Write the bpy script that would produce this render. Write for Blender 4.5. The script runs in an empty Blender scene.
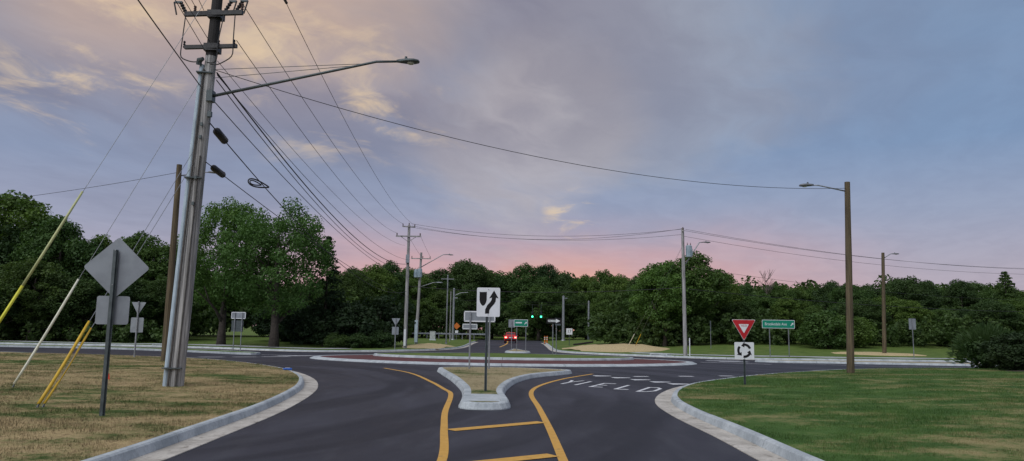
import bpy, bmesh, math, random
import numpy as np
from mathutils import Vector, Matrix
from mathutils.geometry import delaunay_2d_cdt

S = bpy.context.scene
COL = S.collection
R = math.radians
random.seed(7)

# ------------------------------------------------------------------ camera
cd = bpy.data.cameras.new('camera')
cam = bpy.data.objects.new('camera', cd)
COL.objects.link(cam)
cd.sensor_width = 36.0
cd.lens = 750.0 / 1024.0 * 36.0
cd.clip_start = 0.1
cd.clip_end = 6000
cam.matrix_world = (Matrix.Translation((0, 0, 1.7)) @ Matrix.Rotation(R(90 + 7.63), 4, 'X')
                    @ Matrix.Rotation(R(0.9), 4, 'Z'))
S.camera = cam
S.view_settings.view_transform = 'Standard'
S.view_settings.look = 'None'
S.view_settings.gamma = 1
S.view_settings.use_curve_mapping = False
S.view_settings.exposure = 0.42

# ------------------------------------------------------------------ sky
FILL_EL, FILL_AZ = R(46), R(-145)          # azimuth from +Y towards +X
world = bpy.data.worlds.new('World')
S.world = world
world.use_nodes = True


class NT:
    """small helper to write node graphs as expressions"""
    def __init__(self, tree):
        self.t = tree; self.n = tree.nodes; self.l = tree.links

    def node(self, typ, **kw):
        n = self.n.new(typ)
        for k, v in kw.items():
            setattr(n, k, v)
        return n

    def put(self, sock, v):
        if isinstance(v, bpy.types.NodeSocket):
            self.l.new(v, sock)
        elif isinstance(v, (tuple, list)):
            v = tuple(v)
            if sock.type == 'RGBA' and len(v) == 3:
                v = v + (1,)
            sock.default_value = v
        else:
            sock.default_value = v

    def m(self, op, a, b=0.0, c=None, clamp=False):
        n = self.node('ShaderNodeMath', operation=op, use_clamp=clamp)
        self.put(n.inputs[0], a); self.put(n.inputs[1], b)
        if c is not None:
            self.put(n.inputs[2], c)
        return n.outputs[0]

    def vm(self, op, a, b=(0, 0, 0)):
        n = self.node('ShaderNodeVectorMath', operation=op)
        self.put(n.inputs[0], a); self.put(n.inputs[1], b)
        return n.outputs['Value' if op in ('DOT_PRODUCT', 'LENGTH', 'DISTANCE') else 'Vector']

    def rng(self, v, a, b, lo=0.0, hi=1.0, smooth=True):
        n = self.node('ShaderNodeMapRange', interpolation_type='SMOOTHSTEP' if smooth else 'LINEAR')
        n.clamp = True
        self.put(n.inputs[0], v)
        for i, x in enumerate((a, b, lo, hi)):
            self.put(n.inputs[i + 1], x)
        return n.outputs[0]

    def mix(self, f, a, b, blend='MIX'):
        n = self.node('ShaderNodeMix', data_type='RGBA', blend_type=blend)
        self.put(n.inputs[0], f); self.put(n.inputs[6], a); self.put(n.inputs[7], b)
        return n.outputs[2]

    def noise(self, vec, scale, detail=4, rough=0.55, dist=0.0):
        n = self.node('ShaderNodeTexNoise')
        self.put(n.inputs['Vector'], vec)
        for k, v in (('Scale', scale), ('Detail', detail), ('Roughness', rough), ('Distortion', dist)):
            n.inputs[k].default_value = v
        return n.outputs['Fac']

    def ramp(self, f, stops):
        n = self.node('ShaderNodeValToRGB')
        el = n.color_ramp.elements
        while len(el) < len(stops):
            el.new(0.5)
        for e, (p, c) in zip(el, stops):
            e.position = p; e.color = tuple(c) + (1,)
        self.put(n.inputs[0], f)
        return n.outputs[0]

    def xyz(self, v):
        n = self.node('ShaderNodeSeparateXYZ'); self.put(n.inputs[0], v)
        return n.outputs

    def comb(self, x, y, z):
        n = self.node('ShaderNodeCombineXYZ')
        for i, v in enumerate((x, y, z)):
            self.put(n.inputs[i], v)
        return n.outputs[0]


def lin(r, g, b):
    f = lambda c: (c / 255 / 12.92) if c / 255 <= 0.04045 else ((c / 255 + 0.055) / 1.055) ** 2.4
    return (f(r), f(g), f(b))


def azel(az, el):
    a, e = R(az), R(el)
    return (math.sin(a) * math.cos(e), math.cos(a) * math.cos(e), math.sin(e))


def build_sky():
    T = NT(world.node_tree)
    T.n.clear()
    out = T.node('ShaderNodeOutputWorld')
    bg = T.node('ShaderNodeBackground')
    d = T.node('ShaderNodeTexCoord').outputs['Generated']
    d = T.vm('NORMALIZE', d)
    X, Y, Z = T.xyz(d)
    el = T.m('MULTIPLY', T.m('ARCSINE', Z), 180 / math.pi)          # elevation, degrees
    nish = T.node('ShaderNodeTexSky', sky_type='NISHITA', sun_disc=False)
    nish.sun_elevation = FILL_EL
    nish.sun_rotation = FILL_AZ
    nish.air_density = 1.3
    nish.dust_density = 2.0
    clear = T.vm('MULTIPLY', nish.outputs[0], (0.05, 0.05, 0.05))
    # cloud deck seen in perspective: rays meet a plane overhead
    k = T.m('DIVIDE', 1.0, T.m('MAXIMUM', T.m('ADD', Z, 0.10), 0.08))
    ca, sa = math.cos(R(28)), math.sin(R(28))
    px_ = T.m('MULTIPLY', X, k); py_ = T.m('MULTIPLY', Y, k)
    p = T.comb(T.m('SUBTRACT', T.m('MULTIPLY', px_, ca), T.m('MULTIPLY', py_, sa)), T.m('ADD', T.m('MULTIPLY', px_, sa), T.m('MULTIPLY', py_, ca)), 0.0)
    warp = T.noise(p, 0.9, 3)
    p2 = T.vm('ADD', T.vm('MULTIPLY', p, (1.25, 0.7, 1)), T.comb(T.m('MULTIPLY', warp, 0.9), T.m('MULTIPLY', warp, -0.5), 3.7))
    n1 = T.noise(p2, 1.15, 8, 0.55, 0.15)
    n2 = T.noise(T.vm('ADD', p2, (11.3, 4.1, 0)), 2.6, 6, 0.6, 0.2)
    n3 = T.noise(T.vm('ADD', T.vm('MULTIPLY', p2, (0.55, 1.0, 1)), (3.1, 7.7, 0)), 0.7, 4, 0.5)
    # broad colours of the dusk deck by elevation
    e60 = T.rng(el, 0, 60, smooth=False)
    base = T.ramp(e60, [
        (0.00, lin(186, 168, 180)), (0.06, lin(178, 168, 184)), (0.12, lin(160, 164, 188)), (0.19, lin(142, 155, 184)),
        (0.26, lin(142, 150, 174)), (0.36, lin(150, 148, 162)), (0.6, lin(156, 154, 166)), (1.0, lin(162, 162, 172))])
    cool = T.ramp(e60, [
        (0.0, lin(186, 168, 182)), (0.07, lin(178, 170, 186)), (0.14, lin(154, 164, 190)), (0.22, lin(128, 153, 188)),
        (0.5, lin(124, 150, 182)), (1.0, lin(136, 156, 182))])
    wob = T.m('MULTIPLY', T.m('SUBTRACT', n3, 0.5), 0.22)
    east = T.vm('DOT_PRODUCT', d, azel(48, 16))
    blue = T.rng(T.m('ADD', east, T.m('MULTIPLY', wob, 0.5)), 0.66, 1.0)
    col = T.mix(blue, base, cool)
    # afterglow low over the sunset
    az3 = T.vm('DOT_PRODUCT', T.vm('NORMALIZE', T.comb(X, Y, 0.0)), azel(2, 0))
    glow = T.m('MULTIPLY', T.rng(az3, 0.88, 0.998), T.rng(T.m('ADD', el, T.m('MULTIPLY', T.m('SUBTRACT', n1, 0.5), 4.0)), 9.5, 2.0))
    col = T.mix(T.m('MULTIPLY', glow, 0.85), col, lin(226, 168, 164))
    hot = T.m('MULTIPLY', T.rng(T.vm('DOT_PRODUCT', d, azel(4, 3)), 0.993, 1.0), T.rng(el, 7, 3))
    col = T.mix(T.m('MULTIPLY', hot, 0.5), col, lin(246, 176, 140))

    def spot(az, elv, rad, soft):
        """noisy-edged patch of the deck round a direction"""
        dd = T.vm('DOT_PRODUCT', d, azel(az, elv))
        return T.rng(T.m('ADD', dd, T.m('MULTIPLY', T.m('SUBTRACT', n1, 0.5), soft)), math.cos(R(rad)), 1.0)
    # warm lit veil high over the sunset, paler thin patch below it
    warm = T.m('MULTIPLY', spot(-22, 26, 19, 0.07), T.rng(el, 13, 20))
    col = T.mix(T.m('MULTIPLY', warm, 0.8), col, lin(214, 182, 158))
    col = T.mix(T.m('MULTIPLY', spot(1, 14.5, 9, 0.03), 0.5), col, lin(206, 192, 186))
    col = T.mix(T.m('MULTIPLY', spot(12, 20, 12, 0.06), 0.3), col, lin(186, 186, 190))
    # darker cloud bellies
    dark = T.m('MULTIPLY', T.rng(n1, 0.44, 0.62), T.rng(el, 8, 17))
    dark = T.m('MULTIPLY', dark, T.m('SUBTRACT', 1.0, T.m('MULTIPLY', blue, 0.8)))
    col = T.mix(T.m('MULTIPLY', dark, 0.6), col, lin(126, 124, 144))
    col = T.mix(T.m('MULTIPLY', spot(-21, 14.5, 13, 0.05), 0.4), col, lin(136, 138, 160))
    # golden breaks where low light reaches through
    br = T.rng(T.m('ADD', T.m('MULTIPLY', n2, 0.7), T.m('MULTIPLY', T.noise(T.vm('MULTIPLY', p2, (1.6, 3.2, 1)), 3.0, 7, 0.62, 0.3), 0.3)), 0.47, 0.66)
    for (a, e_, rad, k) in ((-31, 17.4, 7, 1.0), (-15, 18.5, 8, 0.7), (-8, 17, 6, 0.6), (-24, 21.5, 8, 0.5), (4.6, 8.9, 2.6, 1.0)):
        dd = T.vm('DOT_PRODUCT', d, azel(a, e_))
        g0 = T.m('MULTIPLY', T.rng(dd, math.cos(R(rad)), math.cos(R(rad * 0.35))), br)
        col = T.mix(T.m('MULTIPLY', g0, 0.8 * k), col, lin(240, 212, 172))
    # fine texture
    fine = T.noise(p2, 5.0, 6, 0.6)
    col = T.mix(0.35, col, T.mix(T.rng(fine, 0.3, 0.7), (0.44, 0.44, 0.45), (0.56, 0.56, 0.55)), 'OVERLAY')
    col = T.mix(0.08, col, clear)
    T.l.new(col, bg.inputs[0])
    bg.inputs[1].default_value = 0.755
    T.l.new(bg.outputs[0], out.inputs[0])


build_sky()

# ------------------------------------------------------------------ added fill light
sl = bpy.data.lights.new('fill_light', 'SUN')
sl.energy = 1.5  # soft lamp added behind the viewer to brighten the foreground, opposite the sunset
sl.angle = R(60)
sl.color = (0.97, 0.98, 1.0)
fill_light = bpy.data.objects.new('fill_light', sl)
COL.objects.link(fill_light)
sd = Vector((math.sin(FILL_AZ) * math.cos(FILL_EL), math.cos(FILL_AZ) * math.cos(FILL_EL), math.sin(FILL_EL)))
fill_light.rotation_euler = sd.to_track_quat('Z', 'Y').to_euler()
fill_light.location = (0, 0, 60)

# ------------------------------------------------------------------ materials
MATS = {}


def new_mat(name):
    m = bpy.data.materials.new(name)
    m.use_nodes = True
    MATS[name] = m
    T = NT(m.node_tree)
    return m, T, T.n['Principled BSDF']


def plain(name, col, rough=0.6, metal=0.0, var=0.15, scale=6.0, bump=0.0, spec=0.5, emit=None, estr=0.0, coord='Object'):
    m, T, b = new_mat(name)
    v = T.node('ShaderNodeTexCoord').outputs[coord]
    n = T.noise(v, scale, 6, 0.6)
    c1 = tuple(max(0, x * (1 - var)) for x in col); c2 = tuple(min(1, x * (1 + var)) for x in col)
    T.put(b.inputs['Base Color'], T.mix(T.rng(n, 0.3, 0.7), c1, c2))
    b.inputs['Metallic'].default_value = metal
    T.put(b.inputs['Roughness'], T.rng(n, 0.3, 0.7, max(0, rough - 0.08), min(1, rough + 0.08)))
    b.inputs['Specular IOR Level'].default_value = spec
    if bump:
        bn = T.node('ShaderNodeBump'); bn.inputs['Strength'].default_value = bump
        bn.inputs['Distance'].default_value = 0.02
        T.l.new(T.noise(v, scale * 6, 4), bn.inputs['Height']); T.l.new(bn.outputs[0], b.inputs['Normal'])
    if emit:
        b.inputs['Emission Color'].default_value = tuple(emit) + (1,)
        b.inputs['Emission Strength'].default_value = estr
    return m


def make_materials():
    plain('steel', (0.30, 0.32, 0.34), 0.45, 0.6, 0.15, 5)
    plain('dark_steel', (0.09, 0.11, 0.115), 0.5, 0.5, 0.2, 7)
    plain('alu', (0.27, 0.30, 0.33), 0.5, 0.35, 0.12, 3)
    plain('black', (0.012, 0.012, 0.014), 0.5, 0, 0.2, 9)
    plain('wire', (0.02, 0.02, 0.023), 0.6, 0, 0.2, 2)
    plain('sign_white', (0.72, 0.75, 0.78), 0.45, 0, 0.05, 4)
    plain('sign_black', (0.006, 0.006, 0.007), 0.9, 0, 0.1, 4)
    plain('sign_red', (0.46, 0.012, 0.02), 0.4, 0, 0.08, 4)
    plain('sign_green', (0.0, 0.23, 0.14), 0.4, 0, 0.08, 4)
    plain('sign_orange', (0.6, 0.16, 0.02), 0.5, 0, 0.08, 4)
    plain('guard_yellow', (0.60, 0.38, 0.02), 0.5, 0, 0.12, 3)
    plain('guard_lime', (0.60, 0.64, 0.16), 0.5, 0, 0.12, 3)
    plain('guard_bright', (0.68, 0.66, 0.05), 0.5, 0, 0.1, 3)
    plain('guard_pale', (0.50, 0.53, 0.26), 0.5, 0, 0.12, 3)
    plain('guard_white', (0.80, 0.80, 0.66), 0.5, 0, 0.12, 3)
    plain('porcelain', (0.10, 0.06, 0.05), 0.3, 0, 0.2, 3)
    plain('conduit', (0.42, 0.52, 0.60), 0.5, 0, 0.14, 2.5)
    plain('transformer', (0.33, 0.42, 0.47), 0.45, 0.1, 0.1, 3)
    plain('lamp_grey', (0.16, 0.17, 0.18), 0.5, 0.2, 0.1, 3)
    plain('lamp_lens', (0.5, 0.5, 0.46), 0.2, 0, 0.1, 3)
    plain('flag_red', (0.62, 0.06, 0.02), 0.6)
    plain('marker_blue', (0.03, 0.13, 0.5), 0.5)
    plain('cabinet', (0.45, 0.48, 0.47), 0.5, 0.1)
    plain('car_red', (0.42, 0.016, 0.02), 0.3, 0.0, 0.05, 2)
    plain('car_dark', (0.015, 0.015, 0.017), 0.5)
    plain('car_glass', (0.03, 0.035, 0.04), 0.08, 0, 0.1, 2, spec=0.9)
    plain('car_rim', (0.4, 0.4, 0.42), 0.3, 0.8)
    plain('tail_light', (0.6, 0.01, 0.01), 0.3, emit=(1, 0.10, 0.08), estr=9)
    plain('green_light', (0.05, 0.6, 0.3), 0.3, emit=(0.06, 1, 0.45), estr=3)
    plain('dark_hole', (0.012, 0.012, 0.012), 0.9)
    plain('mulch', (0.05, 0.035, 0.028), 0.95, 0, 0.4, 8, 0.6)
    # weathered wooden pole: grain stretched along the height
    for nm, a, b_, in (('wood_grey', (0.17, 0.168, 0.165), (0.48, 0.475, 0.47)), ('wood_brown', (0.058, 0.044, 0.026), (0.15, 0.115, 0.066))):
        m, T, b = new_mat(nm)
        v = T.node('ShaderNodeTexCoord').outputs['Object']
        g = T.noise(T.vm('MULTIPLY', v, (22, 22, 0.55)), 1.0, 6, 0.65)
        blot = T.noise(T.vm('MULTIPLY', v, (3, 3, 0.5)), 1.0, 3)
        c = T.mix(T.rng(g, 0.35, 0.65), a, b_)
        c = T.mix(T.rng(blot, 0.5, 0.7, 0, 0.45), c, tuple(x * 0.45 for x in a))
        T.put(b.inputs['Base Color'], c)
        b.inputs['Roughness'].default_value = 0.85
        bn = T.node('ShaderNodeBump'); bn.inputs['Strength'].default_value = 0.5; bn.inputs['Distance'].default_value = 0.02
        T.l.new(g, bn.inputs['Height']); T.l.new(bn.outputs[0], b.inputs['Normal'])
    # asphalt
    m, T, b = new_mat('asphalt')
    v = T.node('ShaderNodeTexCoord').outputs['Object']
    agg = T.noise(v, 55, 4, 0.7)
    big = T.noise(T.vm('MULTIPLY', v, (1, 0.28, 1)), 0.5, 5, 0.55, 0.9)
    mid = T.noise(T.vm('MULTIPLY', v, (1, 0.25, 1)), 2.2, 5, 0.65)
    c = T.mix(T.rng(big, 0.35, 0.68), (0.028, 0.029, 0.040), (0.054, 0.055, 0.072))
    c = T.mix(T.rng(mid, 0.45, 0.75, 0, 0.55), c, (0.062, 0.065, 0.078))
    rel = T.vm('SUBTRACT', v, (-19.5, 21.0, 0))
    rx_, ry_, _z = T.xyz(rel)
    track = T.noise(T.comb(T.m('MULTIPLY', T.vm('LENGTH', rel), 0.7), T.m('MULTIPLY', T.m('ARCTAN2', ry_, rx_), 1.6), 0.0), 1.0, 3, 0.5)
    c = T.mix(T.rng(track, 0.44, 0.60, 0, 0.75), c, (0.016, 0.017, 0.025))
    c = T.mix(T.rng(agg, 0.3, 0.7), T.vm('MULTIPLY', c, (0.72, 0.72, 0.72)), T.vm('MULTIPLY', c, (1.3, 1.3, 1.3)))
    T.put(b.inputs['Base Color'], c)
    T.put(b.inputs['Roughness'], T.rng(big, 0.3, 0.7, 0.62, 0.85))
    b.inputs['Specular IOR Level'].default_value = 0.30
    bn = T.node('ShaderNodeBump'); bn.inputs['Strength'].default_value = 0.55; bn.inputs['Distance'].default_value = 0.012
    T.l.new(agg, bn.inputs['Height']); T.l.new(bn.outputs[0], b.inputs['Normal'])
    # concrete
    for nm, a, b_ in (('concrete', (0.34, 0.385, 0.41), (0.53, 0.58, 0.60)), ('gutter', (0.40, 0.375, 0.33), (0.60, 0.57, 0.51)), ('sidewalk', (0.36, 0.39, 0.40), (0.50, 0.53, 0.53))):
        m, T, b = new_mat(nm)
        v = T.node('ShaderNodeNewGeometry').outputs['Position']
        n = T.noise(v, 1.6, 7, 0.65)
        f = T.noise(v, 24, 4, 0.6)
        c = T.mix(T.rng(n, 0.32, 0.66), a, b_)
        c = T.mix(T.rng(f, 0.35, 0.75, 0, 0.4), c, tuple(x * 0.6 for x in a))
        c = T.mix(T.rng(T.noise(T.vm('MULTIPLY', v, (1, 1, 0.3)), 5.0, 5, 0.7), 0.55, 0.75, 0, 0.45), c, tuple(x * 0.5 for x in a))
        if nm == 'gutter':                                     # washed-in dirt streaks
            s = T.noise(v, 3.4, 6, 0.7, 0.6)
            c = T.mix(T.rng(s, 0.56, 0.66, 0, 0.7), c, (0.12, 0.095, 0.07))
        T.put(b.inputs['Base Color'], c)
        b.inputs['Roughness'].default_value = 0.85
        bn = T.node('ShaderNodeBump'); bn.inputs['Strength'].default_value = 0.3; bn.inputs['Distance'].default_value = 0.01
        T.l.new(f, bn.inputs['Height']); T.l.new(bn.outputs[0], b.inputs['Normal'])
    # brick apron
    m, T, b = new_mat('brick_apron')
    v = T.node('ShaderNodeNewGeometry').outputs['Position']
    br = T.node('ShaderNodeTexBrick')
    T.l.new(T.vm('MULTIPLY', v, (1, 1, 1)), br.inputs['Vector'])
    br.inputs['Scale'].default_value = 2.4
    br.inputs['Color1'].default_value = (0.12, 0.040, 0.042, 1)
    br.inputs['Color2'].default_value = (0.17, 0.060, 0.060, 1)
    br.inputs['Mortar'].default_value = (0.08, 0.065, 0.065, 1)
    br.inputs['Mortar Size'].default_value = 0.03
    n = T.noise(v, 0.8, 5)
    T.put(b.inputs['Base Color'], T.mix(T.rng(n, 0.4, 0.7, 0, 0.5), br.outputs[0], (0.15, 0.085, 0.085)))
    b.inputs['Roughness'].default_value = 0.9
    b.inputs['Specular IOR Level'].default_value = 0.1
    # painted lines, worn
    for nm, a, b_ in (('paint_yellow', (0.56, 0.30, 0.045), (0.66, 0.38, 0.08)), ('paint_white', (0.55, 0.57, 0.60), (0.72, 0.74, 0.76))):
        m, T, b = new_mat(nm)
        v = T.node('ShaderNodeNewGeometry').outputs['Position']
        n = T.noise(v, 9, 6, 0.7)
        w = T.noise(v, 3.0, 6, 0.75)
        c = T.mix(T.rng(n, 0.3, 0.7), a, b_)
        c = T.mix(T.rng(w, 0.56, 0.72, 0, 0.75), c, (0.10, 0.095, 0.09))
        T.put(b.inputs['Base Color'], c)
        b.inputs['Roughness'].default_value = 0.7
    # lawns: one colour recipe, amount of straw differs
    def lawn(nm, dry, greens=((0.055, 0.095, 0.022), (0.10, 0.16, 0.038)), straw=((0.33, 0.245, 0.12), (0.50, 0.385, 0.205)), blade=False, smax=1.0):
        m, T, b = new_mat(nm)
        v = T.node('ShaderNodeNewGeometry').outputs['Position']
        v2 = T.vm('MULTIPLY', v, (1, 1, 0))
        big = T.noise(T.vm('MULTIPLY', v2, (0.6, 1, 1)), 0.30, 4, 0.55, 0.5)
        mid = T.noise(T.vm('MULTIPLY', v2, (0.7, 1, 1)), 1.2, 5, 0.6)
        fine = T.noise(v, 48, 3, 0.6)
        clod = T.noise(v2, 6.5, 4, 0.6)
        green = T.mix(T.rng(mid, 0.3, 0.7), greens[0], greens[1])
        green = T.mix(T.rng(fine, 0.3, 0.8, 0, 0.3), green, tuple(x * 0.6 for x in greens[0]))
        st = T.mix(T.rng(fine, 0.3, 0.7), straw[0], straw[1])
        st = T.mix(T.rng(clod, 0.48, 0.70, 0, 0.6), st, (0.145, 0.105, 0.052))
        st = T.mix(T.rng(T.noise(v2, 2.6, 4, 0.6), 0.5, 0.72, 0, 0.45), st, (0.40, 0.315, 0.175))
        f = T.m('ADD', T.m('MULTIPLY', big, 0.52), T.m('MULTIPLY', mid, 0.48))
        f = T.m('ADD', f, T.m('MULTIPLY', T.m('SUBTRACT', clod, 0.5), 0.34))
        T.put(b.inputs['Base Color'], T.mix(T.rng(f, dry - 0.10, dry + 0.10, 0, smax), green, st))
        b.inputs['Roughness'].default_value = 0.9
        b.inputs['Specular IOR Level'].default_value = 0.15
        if blade:      # shading normals bent upward so upright blades come out brighter
            nn = T.vm('NORMALIZE', T.vm('ADD', T.vm('MULTIPLY', T.node('ShaderNodeNewGeometry').outputs['Normal'], (0.35, 0.35, 0.35)), (0, 0, 1)))
            T.put(b.inputs['Normal'], nn)
        else:
            bn = T.node('ShaderNodeBump'); bn.inputs['Strength'].default_value = 0.35; bn.inputs['Distance'].default_value = 0.03
            T.l.new(fine, bn.inputs['Height']); T.l.new(bn.outputs[0], b.inputs['Normal'])
    gr = ((0.048, 0.105, 0.022), (0.085, 0.165, 0.036))
    for nm_, bl_ in (('blade', True), ('lawn', False)):
        lawn(nm_ + '_dry', 0.475, blade=bl_)
        lawn(nm_ + '_green', 0.57, gr, blade=bl_, smax=0.7)
        lawn(nm_ + '_island', 0.42, blade=bl_, straw=((0.30, 0.25, 0.14), (0.44, 0.37, 0.22)))
    lawn('lawn_far', 0.66, ((0.08, 0.13, 0.026), (0.13, 0.19, 0.045)))
    lawn('straw_mat', 0.20, straw=((0.44, 0.35, 0.18), (0.62, 0.51, 0.30)))
    # foliage
    def leaf(nm, a, b_, warm):
        m = bpy.data.materials.new(nm); m.use_nodes = True; MATS[nm] = m
        T = NT(m.node_tree); T.n.clear()
        out = T.node('ShaderNodeOutputMaterial')
        v = T.node('ShaderNodeTexCoord').outputs['Object']
        rnd = T.node('ShaderNodeObjectInfo').outputs['Random']
        n = T.noise(v, 0.55, 4, 0.6)
        n2 = T.noise(v, 7.0, 2, 0.5)
        c = T.mix(T.rng(n, 0.32, 0.68), a, b_)
        c = T.mix(T.rng(n2, 0.45, 0.75, 0, 0.5), c, warm)
        c = T.mix(rnd, T.vm('MULTIPLY', c, (0.66, 0.76, 0.86)), T.vm('MULTIPLY', c, (1.2, 1.14, 0.9)))
        df = T.node('ShaderNodeBsdfDiffuse'); tr = T.node('ShaderNodeBsdfTranslucent'); gl = T.node('ShaderNodeBsdfGlossy')
        gl.inputs['Roughness'].default_value = 0.5
        mx = T.node('ShaderNodeMixShader'); mx.inputs[0].default_value = 0.3
        T.l.new(c, df.inputs[0]); T.l.new(T.vm('MULTIPLY', c, (1.1, 1.25, 0.6)), tr.inputs[0])
        gl.inputs[0].default_value = (0.5, 0.55, 0.5, 1)
        mg = T.node('ShaderNodeMixShader'); mg.inputs[0].default_value = 0.025
        T.l.new(df.outputs[0], mx.inputs[1]); T.l.new(tr.outputs[0], mx.inputs[2])
        T.l.new(mx.outputs[0], mg.inputs[1]); T.l.new(gl.outputs[0], mg.inputs[2])
        T.l.new(mg.outputs[0], out.inputs[0])
    leaf('leaf_light', (0.082, 0.155, 0.036), (0.145, 0.245, 0.06), (0.165, 0.265, 0.066))
    leaf('leaf_mid', (0.0625, 0.115, 0.0312), (0.11, 0.175, 0.0475), (0.125, 0.2, 0.0562))
    leaf('leaf_dark', (0.0432, 0.0792, 0.0288), (0.0744, 0.12, 0.0408), (0.084, 0.138, 0.0456))
    leaf('leaf_conifer', (0.0253, 0.046, 0.023), (0.0437, 0.0713, 0.0322), (0.0517, 0.0782, 0.0345))
    plain('wood_dark', (0.09, 0.085, 0.08), 0.9, 0, 0.3, 6)
    plain('backlit_dark', (0.028, 0.026, 0.026), 0.9, 0, 0.3, 6)
    plain('bark', (0.06, 0.05, 0.042), 0.95, 0, 0.35, 5, 0.6)
    plain('bare_wood', (0.14, 0.11, 0.10), 0.9, 0, 0.2, 5)


make_materials()

# ------------------------------------------------------------------ helpers


def tag(o, label=None, cat=None, group=None, kind=None):
    if label: o['label'] = label
    if cat: o['category'] = cat
    if group: o['group'] = group
    if kind: o['kind'] = kind
    return o


def thing(name, loc, label, cat, group=None):
    o = bpy.data.objects.new(name, None)
    o.empty_display_size = 0.3
    COL.objects.link(o)
    o.location = loc
    return tag(o, label, cat, group)


class MB:
    """collects world-space geometry; build() links it as one mesh object"""
    def __init__(self):
        self.v = []; self.f = []

    def add(self, vs, fs):
        k = len(self.v)
        self.v += [tuple(p) for p in vs]
        self.f += [tuple(i + k for i in f) for f in fs]
        return self

    def box(self, c, s, rz=0.0, m=None):
        hx, hy, hz = s[0] / 2, s[1] / 2, s[2] / 2
        M = m if m is not None else Matrix.Rotation(rz, 3, 'Z')
        c = Vector(c)
        vs = [c + M @ Vector((x * hx, y * hy, z * hz)) for z in (-1, 1) for y in (-1, 1) for x in (-1, 1)]
        return self.add(vs, [(0, 2, 3, 1), (4, 5, 7, 6), (0, 1, 5, 4), (2, 6, 7, 3), (0, 4, 6, 2), (1, 3, 7, 5)])

    def tube(self, pts, rad, n=8, cap=True):
        pts = [Vector(p) for p in pts]
        if not isinstance(rad, (list, tuple)):
            rad = [rad] * len(pts)
        vs, fs = [], []
        ref = None
        for i, p in enumerate(pts):
            t = (pts[min(i + 1, len(pts) - 1)] - pts[max(i - 1, 0)]).normalized()
            if ref is None:
                ref = Vector((0, 0, 1)) if abs(t.z) < 0.9 else Vector((1, 0, 0))
            a = (ref - t * ref.dot(t)).normalized()
            ref = a
            b = t.cross(a)
            for k in range(n):
                w = 2 * math.pi * k / n
                vs.append(p + (a * math.cos(w) + b * math.sin(w)) * rad[i])
        for i in range(len(pts) - 1):
            for k in range(n):
                k2 = (k + 1) % n
                fs.append((i * n + k, i * n + k2, (i + 1) * n + k2, (i + 1) * n + k))
        if cap:
            fs.append(tuple(range(n - 1, -1, -1)))
            fs.append(tuple((len(pts) - 1) * n + k for k in range(n)))
        return self.add(vs, fs)

    def plate(self, poly, M, th):
        """flat outline poly (x, z) placed by matrix M: x right, y depth (front = -y), z up; thickness th behind"""
        n = len(poly)
        vs = [M @ Vector((x, 0, z)) for x, z in poly] + [M @ Vector((x, th, z)) for x, z in poly]
        fs = [tuple(range(n)), tuple(range(2 * n - 1, n - 1, -1))] + [(i + n, (i + 1) % n + n, (i + 1) % n, i) for i in range(n)]
        return self.add(vs, fs)

    def flat(self, poly, z, zfun=None):
        vs = [(x, y, z + (zfun(y) if zfun else 0)) for x, y in poly]
        return self.add(vs, [tuple(range(len(poly)))])

    def build(self, name, mat, parent=None, origin=None, smooth=False, bevel=0.0):
        if origin is None:
            origin = parent_loc(parent) if parent else (0, 0, 0)
        o = Vector(origin)
        me = bpy.data.meshes.new(name)
        me.from_pydata([tuple(Vector(p) - o) for p in self.v], [], self.f)
        bm = bmesh.new(); bm.from_mesh(me)
        bmesh.ops.recalc_face_normals(bm, faces=bm.faces)
        if bevel:
            bmesh.ops.bevel(bm, geom=[e for e in bm.edges if len(e.link_faces) == 2 and e.calc_face_angle(0) > 0.6],
                            offset=bevel, segments=1, affect='EDGES', clamp_overlap=True)
        bm.to_mesh(me); bm.free()
        if smooth:
            for p in me.polygons: p.use_smooth = True
        me.materials.append(MATS[mat])
        ob = bpy.data.objects.new(name, me)
        COL.objects.link(ob)
        if parent:
            ob.parent = parent
        else:
            ob.location = origin
        return ob


def parent_loc(p):
    v = Vector((0, 0, 0))
    while p is not None:
        v = v + p.location
        p = p.parent
    return tuple(v)


def copy_tree(o, parent=None):
    c = o.copy(); COL.objects.link(c); c.parent = parent
    for ch in o.children:
        copy_tree(ch, c)
    return c


def sstep(a, b, x):
    t = min(1, max(0, (x - a) / (b - a)))
    return t * t * (3 - 2 * t)


def zt(y):
    """the ground dips slightly on the far side of the roundabout"""
    return -0.3 * min(sstep(36, 60, y), 1 - sstep(76, 104, y))


def smooth_path(pts, step=0.5, closed=False):
    P = [Vector((p[0], p[1])) for p in pts]
    n = len(P)
    out = []
    rngi = range(n if closed else n - 1)
    for i in rngi:
        p1, p2 = P[i], P[(i + 1) % n]
        p0 = P[i - 1] if (i > 0 or closed) else p1 * 2 - p2
        p3 = P[(i + 2) % n] if (i + 2 < n or closed) else p2 * 2 - p1
        k = max(2, int((p2 - p1).length / step))
        # centripetal-ish: damp tangents by segment length
        t1 = (p2 - p0) * ((p2 - p1).length / max(1e-6, (p2 - p1).length + (p1 - p0).length))
        t2 = (p3 - p1) * ((p2 - p1).length / max(1e-6, (p2 - p1).length + (p3 - p2).length))
        for j in range(k):
            s = j / k
            h = (2*s**3-3*s**2+1, s**3-2*s**2+s, -2*s**3+3*s**2, s**3-s**2)
            out.append(p1*h[0] + t1*h[1] + p2*h[2] + t2*h[3])
    if not closed:
        out.append(P[-1])
    return out


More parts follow.
